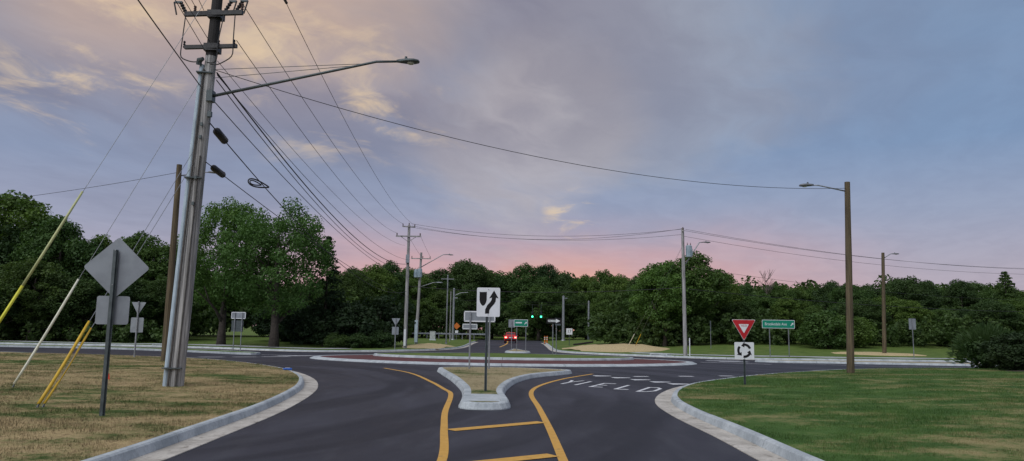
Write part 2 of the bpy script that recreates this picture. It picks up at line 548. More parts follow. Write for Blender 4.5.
def normals(path, closed=False):
    n = len(path); N = []
    for i in range(n):
        a = path[i - 1] if (i > 0 or closed) else path[i]
        b = path[(i + 1) % n] if (i + 1 < n or closed) else path[i]
        t = (b - a).normalized()
        N.append(Vector((t.y, -t.x)))       # right-hand side of travel
    return N


def inside(poly, x, y):
    c = False; j = len(poly) - 1
    for i in range(len(poly)):
        xi, yi = poly[i]; xj, yj = poly[j]
        if (yi > y) != (yj > y) and x < (xj - xi) * (y - yi) / (yj - yi) + xi:
            c = not c
        j = i
    return c


def edge_dist(path_np, X, Y):
    """distance of points to a polyline (numpy)"""
    d = np.full(X.shape, 1e9)
    for i in range(len(path_np) - 1):
        a, b = path_np[i], path_np[i + 1]
        ab = b - a; L2 = max(1e-9, ab @ ab)
        t = np.clip(((X - a[0]) * ab[0] + (Y - a[1]) * ab[1]) / L2, 0, 1)
        d = np.minimum(d, np.hypot(X - a[0] - t * ab[0], Y - a[1] - t * ab[1]))
    return d


def area_mesh(name, mat, outline, hfun, step=2.0, kind='structure', fine_box=None):
    """a sheet inside an outline with interior points, height hfun(x, y)"""
    vs = [Vector((p[0], p[1])) for p in outline]
    n = len(vs)
    edges = [(i, (i + 1) % n) for i in range(n)]
    poly = [(v.x, v.y) for v in vs]
    on = np.array(poly + [poly[0]])
    xs = [p[0] for p in poly]; ys = [p[1] for p in poly]
    gx, gy = np.meshgrid(np.arange(min(xs), max(xs), step), np.arange(min(ys), max(ys), step))
    gx, gy = gx.ravel(), gy.ravel()
    dist = edge_dist(on, gx, gy)
    pts = [Vector((x, y)) for x, y, dd in zip(gx, gy, dist) if dd > step * 0.4 and inside(poly, x, y)]
    res = delaunay_2d_cdt(vs + pts, edges, [], 1, 1e-5)
    V = res[0]; F = res[2]
    me = bpy.data.meshes.new(name)
    if hasattr(hfun, 'vec'):
        zs = hfun.vec(np.array([v.x for v in V]), np.array([v.y for v in V]))
    else:
        zs = [hfun(v.x, v.y) for v in V]
    me.from_pydata([(v.x, v.y, float(z)) for v, z in zip(V, zs)], [], [tuple(f) for f in F])
    bm = bmesh.new(); bm.from_mesh(me)
    for f in bm.faces:
        if f.normal.z < 0: f.normal_flip()
    bm.to_mesh(me); bm.free()
    for p in me.polygons: p.use_smooth = True
    me.materials.append(MATS[mat])
    o = bpy.data.objects.new(name, me); COL.objects.link(o)
    if kind: o['kind'] = kind
    return o


def kerb(name, path, side, parent_name_label=None, sec=3.0, top=0.13, face=0.035, pan=0.40, h=0.145, closed=False, base=None, parent=None, mat='concrete'):
    """concrete kerb swept along a path (back edge of kerb); side=+1: road lies on the right of travel.
    cut into cast sections, each a child of the kerb line"""
    zf = base or (lambda x, y: zt(y))
    N = normals(path, closed)
    root = parent
    if root is None:
        root = bpy.data.objects.new(name, None); COL.objects.link(root)
        root['kind'] = 'structure'
    # arc length split
    n = len(path)
    idx = list(range(n)) + ([0] if closed else [])
    prof = [(0.0, -0.12), (0.0, h), (0.015, h + 0.004), (top - 0.03, h + 0.002), (top, h - 0.02), (top + face, 0.022)]
    prof += [(top + face, -0.12)]
    gprof = [(top + face + 0.002, -0.12), (top + face + 0.002, 0.016), (top + face + 0.03, 0.010), (top + face + pan - .01, 0.014), (top + face + pan, 0.010), (top + face + pan, -0.12)]
    profs = [('kerb_section', prof, mat)] + ([('gutter_section', gprof, 'gutter')] if pan else [])
    secs = []; cur = [idx[0]]; acc = 0
    for a, b in zip(idx[:-1], idx[1:]):
        acc += (path[b] - path[a]).length
        cur.append(b)
        if acc >= sec:
            secs.append(cur); cur = [b]; acc = 0
    if len(cur) > 1: secs.append(cur)
    rr = random.Random(len(path))
    for s in secs:
        dz = rr.uniform(-0.004, 0.004)
        for nm, pf, mt in profs:
            vs = []; fs = []
            m = len(pf)
            for q, i in enumerate(s):
                p = path[i].copy()
                if q == 0: p = p + (path[s[1]] - p).normalized() * 0.011
                if q == len(s) - 1: p = p + (path[s[-2]] - p).normalized() * 0.011
                z0 = zf(p.x, p.y)
                for (o_, zz) in pf:
                    vs.append((p.x + N[i].x * side * o_, p.y + N[i].y * side * o_, z0 + zz + (dz if zz > 0.03 else 0)))
            for q in range(len(s) - 1):
                for k in range(m - 1):
                    fs.append((q * m + k, q * m + k + 1, (q + 1) * m + k + 1, (q + 1) * m + k))
            fs.append(tuple(range(m))); fs.append(tuple((len(s) - 1) * m + k for k in range(m - 1, -1, -1)))
            MB().add(vs, fs).build(nm, mt, root)
    return root


def ribbon(path, w, zoff, closed=False, w2=None):
    """flat painted strip along a path"""
    N = normals(path, closed)
    vs, fs = [], []
    n = len(path)
    for i, p in enumerate(path):
        hw = w / 2 if w2 is None else (w + (w2 - w) * i / (n - 1)) / 2
        for s in (-1, 1):
            q = p + N[i] * s * hw
            vs.append((q.x, q.y, zt(q.y) + zoff))
    for i in range(n - (0 if closed else 1)):
        j = (i + 1) % n
        fs.append((2 * i, 2 * i + 1, 2 * j + 1, 2 * j))
    return MB().add(vs, fs)


def V2(pts):
    return [Vector(p) for p in pts]


# ------------------------------------------------------------------ ground and roads
C0 = Vector((-0.4, 49.0)); RA, RI, RO = 12.1, 8.3, 18.8

mb = MB().flat([(-2500, -400), (2500, -400), (2500, 3500), (-2500, 3500)], -0.5)
tag(mb.build('ground', 'lawn_far'), kind='structure')

rows = [(-20 + i) for i in range(0, 161)]
mb = MB()
vs = []; fs = []
for i, y in enumerate(rows):
    vs += [(-130, y, zt(y)), (0, y, zt(y)), (130, y, zt(y))]
for i in range(len(rows) - 1):
    a = 3 * i
    fs += [(a, a + 1, a + 4, a + 3), (a + 1, a + 2, a + 5, a + 4)]
mb.add(vs, fs)
tag(mb.build('road', 'asphalt'), kind='structure')

SW = smooth_path([(-4.95, -10), (-4.92, 2), (-4.92, 9.1), (-5.0, 11.8), (-5.2, 15.9), (-5.75, 20.3), (-6.4, 23.2), (-7.2, 25.7), (-8.35, 28.4),
                  (-9.9, 31.1), (-12.4, 34.4), (-15.5, 37.3), (-22.2, 40.6), (-31.2, 43.6), (-60, 50), (-100, 57)])
SE = smooth_path([(4.2, -10), (4.05, 2), (3.97, 9.85), (4.0, 12.8), (3.96, 16.0), (4.14, 18.7), (4.75, 21.3), (5.75, 23.9), (7.1, 26.2),
                  (10.2, 30.4), (14, 34.4), (19, 38.2), (28, 42), (45, 45), (100, 47)])
NW = smooth_path([(-100, 75), (-60, 73.6), (-48.9, 73), (-36, 72.2), (-27, 69), (-20.5, 65.2), (-16.5, 64.2), (-12.5, 66.5), (-9.3, 71), (-7.0, 77), (-5.6, 85), (-5.3, 100), (-5.3, 127)])
NE = smooth_path([(100, 65), (45, 63.8), (30, 63), (22, 61.8), (17.6, 61.8), (13.5, 64.2), (9.2, 68), (6.2, 72), (5.0, 77), (4.9, 90), (5.2, 127)])


def lawn_fun(path, rise, dist):
    pn = np.array([(p.x, p.y) for p in path[::3]] + [(path[-1].x, path[-1].y)])
    rr = random.Random(3)
    ph = [rr.uniform(0, 6) for _ in range(4)]

    def ss(a, b, x):
        t = np.clip((x - a) / (b - a), 0, 1)
        return t * t * (3 - 2 * t)

    def vec(x, y):
        d = edge_dist(pn, x, y)
        und = 0.035 * np.sin(0.31 * x + ph[0]) * np.sin(0.27 * y + ph[1]) + 0.02 * np.sin(0.9 * x + ph[2]) * np.sin(0.8 * y + ph[3])
        ztv = -0.3 * np.minimum(ss(36, 60, y), 1 - ss(76, 104, y))
        return ztv + 0.145 + rise * ss(0, dist, d) + und * ss(0, 3, d)

    def f(x, y):
        return float(vec(np.array([float(x)]), np.array([float(y)]))[0])
    f.vec = vec
    return f


f_sw = lawn_fun(SW, 0.05, 5); f_se = lawn_fun(SE, 0.16, 9)
f_nw = lawn_fun(NW, 0.25, 30); f_ne = lawn_fun(NE, 0.95, 30)
area_mesh('lawn_left', 'lawn_dry', [(p.x, p.y) for p in SW] + [(-100, -10)], f_sw, 1.5)
area_mesh('lawn_right', 'lawn_green', [(p.x, p.y) for p in SE] + [(100, -10)], f_se, 1.5)
area_mesh('lawn_far_left', 'lawn_far', [(p.x, p.y) for p in NW] + [(-100, 127)], f_nw, 3)
area_mesh('lawn_far_right', 'lawn_far', [(p.x, p.y) for p in NE] + [(100, 127)], f_ne, 3)
area_mesh('lawn_beyond_junction', 'lawn_far', [(-130, 139.5), (130, 139.5), (180, 330), (-180, 330)], lambda x, y: 0.1 + 0.01 * (y - 139.5), 12)

kerb('kerb_left', SW, +1)
kerb('kerb_right', SE, -1)
kerb('kerb_far_left', [p for p in NW if p.x > -70 and p.y < 112], +1, sec=4)
kerb('kerb_far_right', [p for p in NE if p.x < 70 and p.y < 112], -1, sec=4)


def offset(path, side, d):
    return [p + n * side * d for p, n in zip(path, normals(path))]


def strip_area(name, mat, path, side, d0, d1, zf, lift):
    a = offset(path, side, d0); b = offset(path, side, d1)
    vs = []; fs = []
    for p, q in zip(a, b):
        vs += [(p.x, p.y, zf(p.x, p.y) + lift), (q.x, q.y, zf(q.x, q.y) + lift)]
    for i in range(len(a) - 1):
        fs.append((2 * i, 2 * i + 1, 2 * i + 3, 2 * i + 2))
    o = MB().add(vs, fs).build(name, mat)
    o['kind'] = 'structure'
    return o


strip_area('sidewalk_far_left', 'sidewalk', smooth_path([(-90, 75.4), (-48.9, 74.2), (-36, 73.4), (-26.5, 70.3), (-20.3, 66.7), (-16.8, 65.7), (-13.6, 67.6)]), -1, 0.9, 3.4, f_nw, 0.03)
strip_area('sidewalk_far_right', 'sidewalk', smooth_path([(90, 66), (45, 64.9), (30, 64.1), (22, 62.9), (18, 62.9), (14.3, 65.1), (10.2, 68.8)]), +1, 0.9, 2.6, f_ne, 0.03)

# straw-covered bare ground by the far exit


def blob(cx, cy, rx, ry, seed, n=40):
    r = random.Random(seed); ph = [r.uniform(0, 6.28) for _ in range(3)]
    return [(cx + rx * math.cos(t) * (1 + 0.16 * math.sin(3 * t + ph[0]) + 0.09 * math.sin(5 * t + ph[1]) + .05 * math.sin(11 * t)),
             cy + ry * math.sin(t) * (1 + 0.16 * math.sin(2 * t + ph[2]) + 0.09 * math.sin(5 * t + ph[1])))
            for t in [2 * math.pi * k / n for k in range(n)]]


def mound(name, cx, cy, rx, ry, h, f, seed, mat='straw_mat'):
    o = blob(cx, cy, rx, ry, seed)
    return area_mesh(name, mat, o, lambda x, y: f(x, y) - 0.03 + h * (1 - sstep(0.45, 1.0, math.hypot((x - cx) / rx, (y - cy) / ry))) * (1 + .18 * math.sin(1.9 * x) * math.sin(1.1 * y)), 0.8)


mound('straw_bank_right', 11.0, 80.5, 6.0, 10.0, 0.42, f_ne, 1)
mound('straw_patch_left', -9.0, 82.5, 2.9, 9.5, 0.25, f_nw, 2)
mound('straw_patch_pole', 35.2, 72.4, 5.2, 2.6, 0.16, f_ne, 3)

# ------------------------------------------------------------------ central island


def circle(r, n=96, c=C0):
    return [Vector((c.x + r * math.cos(-2 * math.pi * i / n), c.y + r * math.sin(-2 * math.pi * i / n))) for i in range(n)]


def base_c(x, y):
    return zt(y)


# clockwise travel: right-hand side looks at the centre, so side = -1 throws the kerb outwards
kerb('apron_kerb', circle(RA - 0.62), -1, sec=3.0, top=0.44, face=0.18, pan=0, h=0.11, closed=True)


def apron_h(x, y):
    r = math.hypot(x - C0.x, y - C0.y)
    return zt(y) + 0.10 + 0.085 * (RA - 0.62 - r) / (RA - 0.62 - RI)


vs = []; fs = []
NA = 96; NR = 6
for j in range(NR + 1):
    r = RA - 0.625 + (RI - RA + 0.62) * j / NR
    for i in range(NA):
        t = 2 * math.pi * i / NA
        x, y = C0.x + r * math.cos(t), C0.y + r * math.sin(t)
        vs.append((x, y, apron_h(x, y)))
for j in range(NR):
    for i in range(NA):
        i2 = (i + 1) % NA
        fs.append((j * NA + i, j * NA + i2, (j + 1) * NA + i2, (j + 1) * NA + i))
tag(MB().add(vs, fs).build('brick_truck_apron', 'brick_apron'), kind='structure')
kerb('island_kerb', circle(RI - 0.22), -1, sec=3.0, top=0.18, face=0.04, pan=0, h=0.13, closed=True, base=lambda x, y: zt(y) + 0.185)


def isl_h(x, y):
    r = math.hypot(x - C0.x, y - C0.y)
    return zt(y) + 0.185 + 0.125 + 0.10 * sstep(RI, 2.0, r)


area_mesh('lawn_central_island', 'lawn_far', [(p.x, p.y) for p in circle(RI - 0.21, 72)], isl_h, 1.0)

# ------------------------------------------------------------------ splitter islands


def splitter(name, outline, hf=0.145, mat='lawn_island', step=0.45, kname='splitter_kerb', kw=0.2, smooth=True):
    P = smooth_path(outline, 0.3, True) if smooth else V2(outline)
    # outline runs clockwise from above, the island lies on the right: kerb back edge is offset inwards
    inner = [p + n * (kw + 0.03) for p, n in zip(P, normals(P, True))]
    inner = [(inner[i - 1] + inner[i] * 2 + inner[(i + 1) % len(inner)]) / 4 for i in range(len(inner))]
    kerb(kname, inner, -1, sec=2.4, top=kw - 0.02, face=0.05, pan=0, h=0.15, closed=True)
    return area_mesh(name, mat, [(p.x, p.y) for p in inner], lambda x, y: zt(y) + hf, step)


near_split = [(-3.0, 32.0), (-2.35, 32.6), (-0.3, 33.0), (1.6, 32.3), (2.6, 31.3), (2.3, 30.5), (1.0, 28.2), (0.3, 25.5), (-0.06, 22.2), (-0.12, 20.0), (-0.02, 18.4), (0.04, 17.15), (-0.04, 16.8),
              (-0.3, 16.56), (-0.8, 16.54), (-1.08, 16.78), (-1.14, 17.15), (-1.16, 18.4), (-1.24, 20.1), (-1.4, 21.8), (-1.96, 25.6), (-2.75, 30)]
splitter('splitter_island_near', near_split)
# cast concrete nose
tag(MB().flat([(-0.98, 17.0), (-0.2, 17.0), (-0.2, 18.0), (-0.3, 18.9), (-1.0, 18.9), (-0.98, 18.0)], 0.15).build('island_nose', 'concrete'), kind='structure')
splitter('splitter_island_left', [(-18.0, 54.3), (-21, 58.2), (-28, 63), (-36, 65.6), (-52, 67), (-52, 65.6), (-36, 63.6), (-28, 60.6), (-22, 56.6), (-18.3, 53.6)], mat='lawn_far', step=1)
splitter('splitter_island_right', [(18.0, 55.4), (25, 54.2), (31, 53.3), (37, 53.0), (37.4, 54.6), (37, 56), (31, 57.2), (25, 57.6), (19.4, 57.2)][::-1], mat='lawn_island', step=1)
splitter('splitter_island_far', [(-0.5, 70.2), (0.0, 76), (0.3, 79.5), (0.7, 79.5), (1.2, 76), (1.9, 70.2), (1.4, 69.6), (0, 69.6)], mat='lawn_island', step=1)

# ------------------------------------------------------------------ road markings


def line(name, pts, w, mat, z=0.005, smooth=True, w2=None):
    p = smooth_path(pts, 0.3) if smooth else V2(pts)
    return tag(ribbon(p, w, z, w2=w2).build(name, mat), kind='structure')


line('yellow_edge_line', [(-0.8, 3), (-0.87, 10.1), (-1.12, 13.3), (-1.33, 15.9), (-1.59, 20.7), (-1.95, 22.4), (-2.5, 24.8), (-3.9, 29.9), (-5.5, 33.4)], 0.13, 'paint_yellow')
line('yellow_edge_line', [(0.73, 3), (0.73, 10.2), (0.72, 13.3), (0.67, 17.0), (0.6, 21.2), (0.93, 24.0), (1.94, 27.7), (3.4, 31.3)], 0.13, 'paint_yellow')
line('yellow_cross_bar', [(-1.0, 13.15), (0.62, 14.5)], 0.28, 'paint_yellow', 0.009, False)
line('yellow_cross_bar', [(-0.75, 9.75), (0.62, 10.7)], 0.28, 'paint_yellow', 0.009, False)
line('yellow_cross_bar', [(-0.72, 5.9), (0.62, 7.0)], 0.28, 'paint_yellow', 0.009, False)
# yield bars across the entry
for (x, y) in [(3.65, 30.0), (4.25, 29.0), (4.82, 27.95), (5.33, 26.85), (5.78, 25.95)]:
    line('yield_bar', [(x - 0.34, y - 0.05), (x + 0.34, y + 0.05)], 0.62, 'paint_white', 0.005, False, w2=0.2)
for (x, y) in [(5.17, 30.0), (7.09, 30.6), (8.9, 31.3), (10.9, 32.7)]:
    line('edge_dash', [(x - 0.3, y), (x + 0.3, y + 0.12)], 0.3, 'paint_white', 0.005, False)
for (a, b, w) in [((-20.5, 56.0), (-14.6, 53.0), .18), ((-15.5, 51.0), (-13.9, 53.8), .9), ((-15.5, 47.5), (-14.3, 49.3), .5), ((-16.6, 45.6), (-15.6, 47.0), .5), ((-18, 44), (-17, 45.2), .5),
                  ((-24, 43.4), (-21, 42.6), .25), ((-34, 47.6), (-28, 46.4), .18),
                  ((14.2, 52.0), (16.8, 48.8), .32), ((12.9, 51.4), (14.2, 52.0), .3), ((18.6, 54.5), (22.5, 48.2), .22), ((22.5, 48.2), (60, 50.5), .18),
                  ((14.8, 57.2), (17.4, 57.4), .9), ((15.3, 55.6), (17.4, 55.5), .8)]:
    line('white_lane_marking', [a, b], w, 'paint_white', 0.005, False)
line('yellow_lane_line', [(-1.2, 88), (-0.5, 100), (-0.4, 126)], 0.2, 'paint_yellow')

# the word on the entry lane, letters built from strokes in (width, height) units


def letter(strokes, o, right, up, w, h, sw):
    mb = MB()
    for k, (a, b) in enumerate(strokes):
        A = o + right * (a[0] * w) + up * (a[1] * h); B = o + right * (b[0] * w) + up * (b[1] * h)
        t = (B - A)
        along_up = abs(t.normalized().dot(up)) > 0.6
        wd = sw if along_up else sw * 1.8
        n = Vector((t.y, -t.x)).normalized() * wd / 2
        zz = 0.005 + 0.0006 * k
        mb.add([(p.x, p.y, zt(p.y) + zz) for p in (A - n, A + n, B + n, B - n)], [(0, 1, 2, 3)])
    return mb


word = bpy.data.objects.new('yield_lettering', None); COL.objects.link(word); word['kind'] = 'structure'
GL = {'Y': [((.5, 0), (.5, .5)), ((.5, .48), (0, 1)), ((.5, .48), (1, 1))],
      'I': [((.5, 0), (.5, 1))],
      'E': [((0, 0), (0, 1)), ((0, .95), (.95, .95)), ((0, .5), (.75, .5)), ((0, .05), (.95, .05))],
      'L': [((0, 0), (0, 1)), ((0, .05), (.95, .05))],
      'D': [((0, 0), (0, 1)), ((0, .96), (.6, .96)), ((0, .04), (.6, .04)), ((.6, .97), (1, .75)), ((1, .78), (1, .22)), ((1, .25), (.6, .03))]}
up = Vector((.36, .93)).normalized(); rt = Vector((.93, -.36))
for ch, o in zip('YIELD', [(1.5, 25.15), (1.92, 24.75), (2.5, 23.9), (3.18, 23.1), (3.72, 22.3)]):
    letter(GL[ch], Vector(o), rt, up, 0.42, 2.0, 0.105).build('painted_letter', 'paint_white', word)

# ------------------------------------------------------------------ near grass blades


def grass(name, mat, outline, hfun, xr, yr, dens, seed, label):
    rg = np.random.default_rng(seed)
    poly = np.array(outline)
    n = int((xr[1] - xr[0]) * (yr[1] - yr[0]) * dens)
    x = rg.uniform(*xr, n); y = rg.uniform(*yr, n)
    dist = np.hypot(x, y)
    keep = rg.random(n) < np.clip((13.0 / np.maximum(dist, 1)) ** 1.5, 0.05, 1)
    # camera-independent plan window: only the verge in front of the junction
    x, y, dist = x[keep], y[keep], dist[keep]
    # vectorised point in polygon
    ins = np.zeros(len(x), bool); j = len(poly) - 1
    for i in range(len(poly)):
        xi, yi = poly[i]; xj, yj = poly[j]
        if yi != yj:
            c = ((yi > y) != (yj > y)) & (x < (xj - xi) * (y - yi) / (yj - yi) + xi)
            ins ^= c
        j = i
    x, y, dist = x[ins], y[ins], dist[ins]
    # heights from a coarse grid
    gx = np.arange(xr[0], xr[1] + 1, 1.0); gy = np.arange(yr[0], yr[1] + 1, 1.0)
    if hasattr(hfun, 'vec'):
        A_, B_ = np.meshgrid(gx, gy); H = hfun.vec(A_.ravel(), B_.ravel()).reshape(A_.shape)
    else:
        H = np.array([[hfun(a, b) for a in gx] for b in gy])
    fx = np.clip((x - gx[0]), 0, len(gx) - 1.001); fy = np.clip((y - gy[0]), 0, len(gy) - 1.001)
    ix, iy = fx.astype(int), fy.astype(int); tx, ty = fx - ix, fy - iy
    z = (H[iy, ix] * (1 - tx) + H[iy, ix + 1] * tx) * (1 - ty) + (H[iy + 1, ix] * (1 - tx) + H[iy + 1, ix + 1] * tx) * ty
    m = len(x)
    lat = rg.random((160, 160))

    def vn(q):
        u, v_ = (x * q) % 158, (y * q) % 158
        i_, j_ = u.astype(int), v_.astype(int); s_, t_ = u - i_, v_ - j_
        s_ = s_ * s_ * (3 - 2 * s_); t_ = t_ * t_ * (3 - 2 * t_)
        return (lat[i_, j_] * (1 - s_) + lat[i_ + 1, j_] * s_) * (1 - t_) + (lat[i_, j_ + 1] * (1 - s_) + lat[i_ + 1, j_ + 1] * s_) * t_
    clump = np.clip(vn(1.3) * .5 + vn(3.7) * .5 - .28, 0, 1) * 2.6
    a = rg.uniform(0, 2 * math.pi, m)
    sc = 0.8 + 0.6 * np.clip((dist - 10) / 25, 0, 1)
    h = rg.uniform(0.010, 0.030, m) * (0.45 + 1.1 * clump) * (0.9 + 0.3 * sc); w = rg.uniform(0.003, 0.006, m) * sc * 1.3
    lean = rg.uniform(0, 0.03, m); la = rg.uniform(0, 2 * math.pi, m)
    v = np.empty((m, 3, 3), np.float32)
    v[:, 0] = np.stack([x - np.cos(a) * w, y - np.sin(a) * w, z - 0.01], 1)
    v[:, 1] = np.stack([x + np.cos(a) * w, y + np.sin(a) * w, z - 0.01], 1)
    v[:, 2] = np.stack([x + np.cos(la) * lean, y + np.sin(la) * lean, z + h], 1)
    me = bpy.data.meshes.new(name)
    me.vertices.add(3 * m); me.vertices.foreach_set('co', v.ravel())
    me.loops.add(3 * m); me.loops.foreach_set('vertex_index', np.arange(3 * m, dtype=np.int32))
    me.polygons.add(m); me.polygons.foreach_set('loop_start', np.arange(0, 3 * m, 3, dtype=np.int32))
    me.polygons.foreach_set('loop_total', np.full(m, 3, np.int32))
    me.update()
    me.materials.append(MATS[mat])
    o = bpy.data.objects.new(name, me); COL.objects.link(o)
    tag(o, label, 'grass', kind='stuff')


grass('grass', 'blade_dry', [(p.x, p.y) for p in SW[::2]] + [(-100, -10)], f_sw, (-26, -4.9), (6, 42), 1300, 1, 'short dry straw-coloured grass with green patches on the left verge')
grass('grass', 'blade_green', [(p.x, p.y) for p in SE[::2]] + [(100, -10)], f_se, (3.9, 34), (6, 43), 1100, 2, 'short mown green grass on the right verge')
grass('grass', 'blade_island', [(p.x, p.y) for p in [q + n * 0.25 for q, n in zip(smooth_path(near_split, .3, True), normals(smooth_path(near_split, .3, True), True))]],
      lambda x, y: 0.145, (-3, 3), (18.9, 33), 500, 3, 'thin tan and green grass inside the near splitter island')

# ------------------------------------------------------------------ trees


def quads_mesh(name, P, U, W, mat):
    """leaf rhombi: centre P, half-axes U and W (n x 3 arrays)"""
    m = len(P)
    v = np.stack([P - U, P - W, P + U, P + W], 1).astype(np.float32)
    me = bpy.data.meshes.new(name)
    me.vertices.add(4 * m); me.vertices.foreach_set('co', v.ravel())
    me.loops.add(4 * m); me.loops.foreach_set('vertex_index', np.arange(4 * m, dtype=np.int32))
    me.polygons.add(m); me.polygons.foreach_set('loop_start', np.arange(0, 4 * m, 4, dtype=np.int32))
    me.polygons.foreach_set('loop_total', np.full(m, 4, np.int32))
    me.update(); me.materials.append(MATS[mat])
    return me


def unit(a):
    return a / np.maximum(1e-9, np.linalg.norm(a, axis=1, keepdims=True))


def leaves(rg, cen, rad, per, leaf, flat=0.8):
    """leaf arrays spread through spherical clumps"""
    P, D = [], []
    for c, r in zip(cen, rad):
        k = max(6, int(per * r * r))
        d = unit(rg.normal(size=(k, 3)))
        rr = r * (0.35 + 0.65 * rg.random(k) ** 0.5)
        P.append(c + d * rr[:, None] * np.array([1, 1, flat])); D.append(d)
    P = np.concatenate(P); D = np.concatenate(D)
    n = unit(D * 0.7 + rg.normal(size=P.shape) * 0.55 + np.array([0, 0, 0.35]))
    t = unit(np.cross(n, rg.normal(size=P.shape)))
    b = np.cross(n, t)
    s = leaf * rg.uniform(0.6, 1.25, len(P))[:, None]
    return P, t * s, b * s * 0.62


def crown_clumps(rg, Rw, z0, z1, n, low=0.55, top=0.8, gap=0.0):
    """clump centres and radii for an uneven broadleaf crown"""
    lob = unit(rg.normal(size=(9, 3)) * np.array([1, 1, 0.8])); lobk = rg.uniform(0.08, 0.34, 9)
    d = unit(rg.normal(size=(n, 3)))
    f = 0.80 + np.max(np.exp(-(1 - d @ lob.T) * 7) * lobk, 1)
    r = (0.38 + 0.62 * rg.random(n) ** 0.45) * f
    zc, hz = (z0 + z1) / 2, (z1 - z0) / 2
    c = d * r[:, None] * np.array([Rw, Rw, hz]) + np.array([0, 0, zc])
    t = np.clip((c[:, 2] - z0) / (z1 - z0), 0, 1)
    k = np.where(t < 0.4, low + (1 - low) * t / 0.4, 1 - (1 - top) * ((t - 0.4) / 0.6) ** 2)
    c[:, :2] *= k[:, None]
    rad = Rw * rg.uniform(0.13, 0.26, n)
    return c, rad


def trunk_mesh(rg, h, r, limbs, spread, zfork):
    mb = MB()
    x = y = 0
    pts = []; rad = []
    for i in range(7):
        t = i / 6
        pts.append((x, y, h * t - 0.25 * (i == 0))); rad.append(r * (1.35 if i == 0 else 1) * (1 - 0.72 * t))
        x += rg.uniform(-.06, .06) * h / 8; y += rg.uniform(-.06, .06) * h / 8
    mb.tube(pts, rad, 8)
    for k in range(limbs):
        a = 2 * math.pi * k / limbs + rg.uniform(-.4, .4)
        z = h * (zfork + (0.92 - zfork) * k / limbs)
        L = spread * rg.uniform(.55, .95) * (1 - 0.45 * k / limbs)
        p0 = Vector((0, 0, z)); d = Vector((math.cos(a), math.sin(a), 0))
        q = [p0, p0 + d * L * .35 + Vector((0, 0, L * .3)), p0 + d * L * .7 + Vector((0, 0, L * .5)), p0 + d * L + Vector((0, 0, L * .85))]
        r0 = r * (0.5 - 0.28 * k / limbs)
        mb.tube(q, [r0, r0 * .7, r0 * .45, r0 * .15], 6)
        b = q[2] + Vector((rg.uniform(-1, 1), rg.uniform(-1, 1), 1)) * L * .3
        mb.tube([q[1], (q[1] + b) / 2 + Vector((0, 0, .1)), b], [r0 * .5, r0 * .3, r0 * .1], 5)
    return mb


def tree_proto(seed, kind, mat):
    rg = np.random.default_rng(seed)
    pr = random.Random(seed)
    if kind == 'broad':
        c, rad = crown_clumps(rg, 4.6, 2.2, 13.0, 170)
        P, U, W = leaves(rg, c, rad, 175, 0.15)
        tm = trunk_mesh(pr, 9.5, 0.30, 8, 4.2, .28)
    elif kind == 'big':
        c, rad = crown_clumps(rg, 6.2, 2.6, 15.0, 190, low=.8, top=.8)
        rad = rad * .78
        P, U, W = leaves(rg, c, rad, 150, 0.13)
        tm = trunk_mesh(pr, 11, 0.42, 11, 5.6, .2)
    elif kind == 'tall':
        c, rad = crown_clumps(rg, 3.7, 2.4, 15.0, 170, low=.7, top=.6)
        P, U, W = leaves(rg, c, rad * 1.1, 165, 0.15)
        tm = trunk_mesh(pr, 11.5, 0.28, 8, 3.2, .3)
    elif kind == 'conifer':
        cs, rs = [], []
        for lv in range(26):
            t = lv / 25; z = 1.0 + 10.2 * t; rr = 2.9 * (1 - t) ** 0.85 + .15
            for k in range(9):
                a = rg.uniform(0, 6.28)
                for s in (0.35, 0.65, 0.95):
                    cs.append((math.cos(a) * rr * s, math.sin(a) * rr * s, z - .35 * s * rr * .5 + rg.uniform(-.15, .15))); rs.append(.42 - .2 * t)
        P, U, W = leaves(rg, np.array(cs), np.array(rs), 115, 0.13, .5)
        tm = MB().tube([(0, 0, -.2), (0, 0, 5), (.05, 0, 11.2)], [.2, .13, .03], 8)
    elif kind == 'shrub':
        n = 70
        c, rad = crown_clumps(rg, 1.6, -.3, 2.6, n, low=.75, top=.85)
        P, U, W = leaves(rg, c, rad * 1.25, 620, 0.085)
        tm = MB()
        for k in range(9):
            a = pr.uniform(0, 6.28); q = Vector((math.cos(a) * .9, math.sin(a) * .9, 1.7))
            tm.tube([(math.cos(a) * .12, math.sin(a) * .12, -.1), q * .5 + Vector((0, 0, .1)), q], [.03, .02, .008], 5)
    elif kind == 'spiky':       # upright shrub with feathery shoots
        c, rad = crown_clumps(rg, 1.5, -.25, 2.0, 60, low=.7, top=.95)
        P, U, W = leaves(rg, c, rad * 1.2, 600, 0.075)
        n = 2600
        d = unit(rg.normal(size=(n, 3)) * np.array([1, 1, .6]) + np.array([0, 0, .9])); d[:, 2] = np.abs(d[:, 2])
        s = rg.uniform(1.1, 1.95, n)[:, None]
        P2 = d * s * np.array([.9, .9, 1.15]) + np.array([0, 0, .25])
        side = unit(np.cross(d, rg.normal(size=(n, 3))))
        P = np.concatenate([P, P2]); U = np.concatenate([U, d * .15]); W = np.concatenate([W, side * .03])
        tm = MB()
        for k in range(9):
            a = pr.uniform(0, 6.28); q = Vector((math.cos(a) * .8, math.sin(a) * .8, 1.6))
            tm.tube([(math.cos(a) * .12, math.sin(a) * .12, -.1), q * .5 + Vector((0, 0, .1)), q], [.03, .02, .008], 5)
    root = bpy.data.objects.new('tree', None)
    crown = bpy.data.objects.new('crown', quads_mesh('crown', P, U, W, mat))
    trunk = tm.build('trunk' if kind not in ('shrub', 'spiky') else 'stems', 'bark', None, (0, 0, 0), True)
    COL.objects.unlink(trunk)
    return root, crown, trunk


PROTO = {}


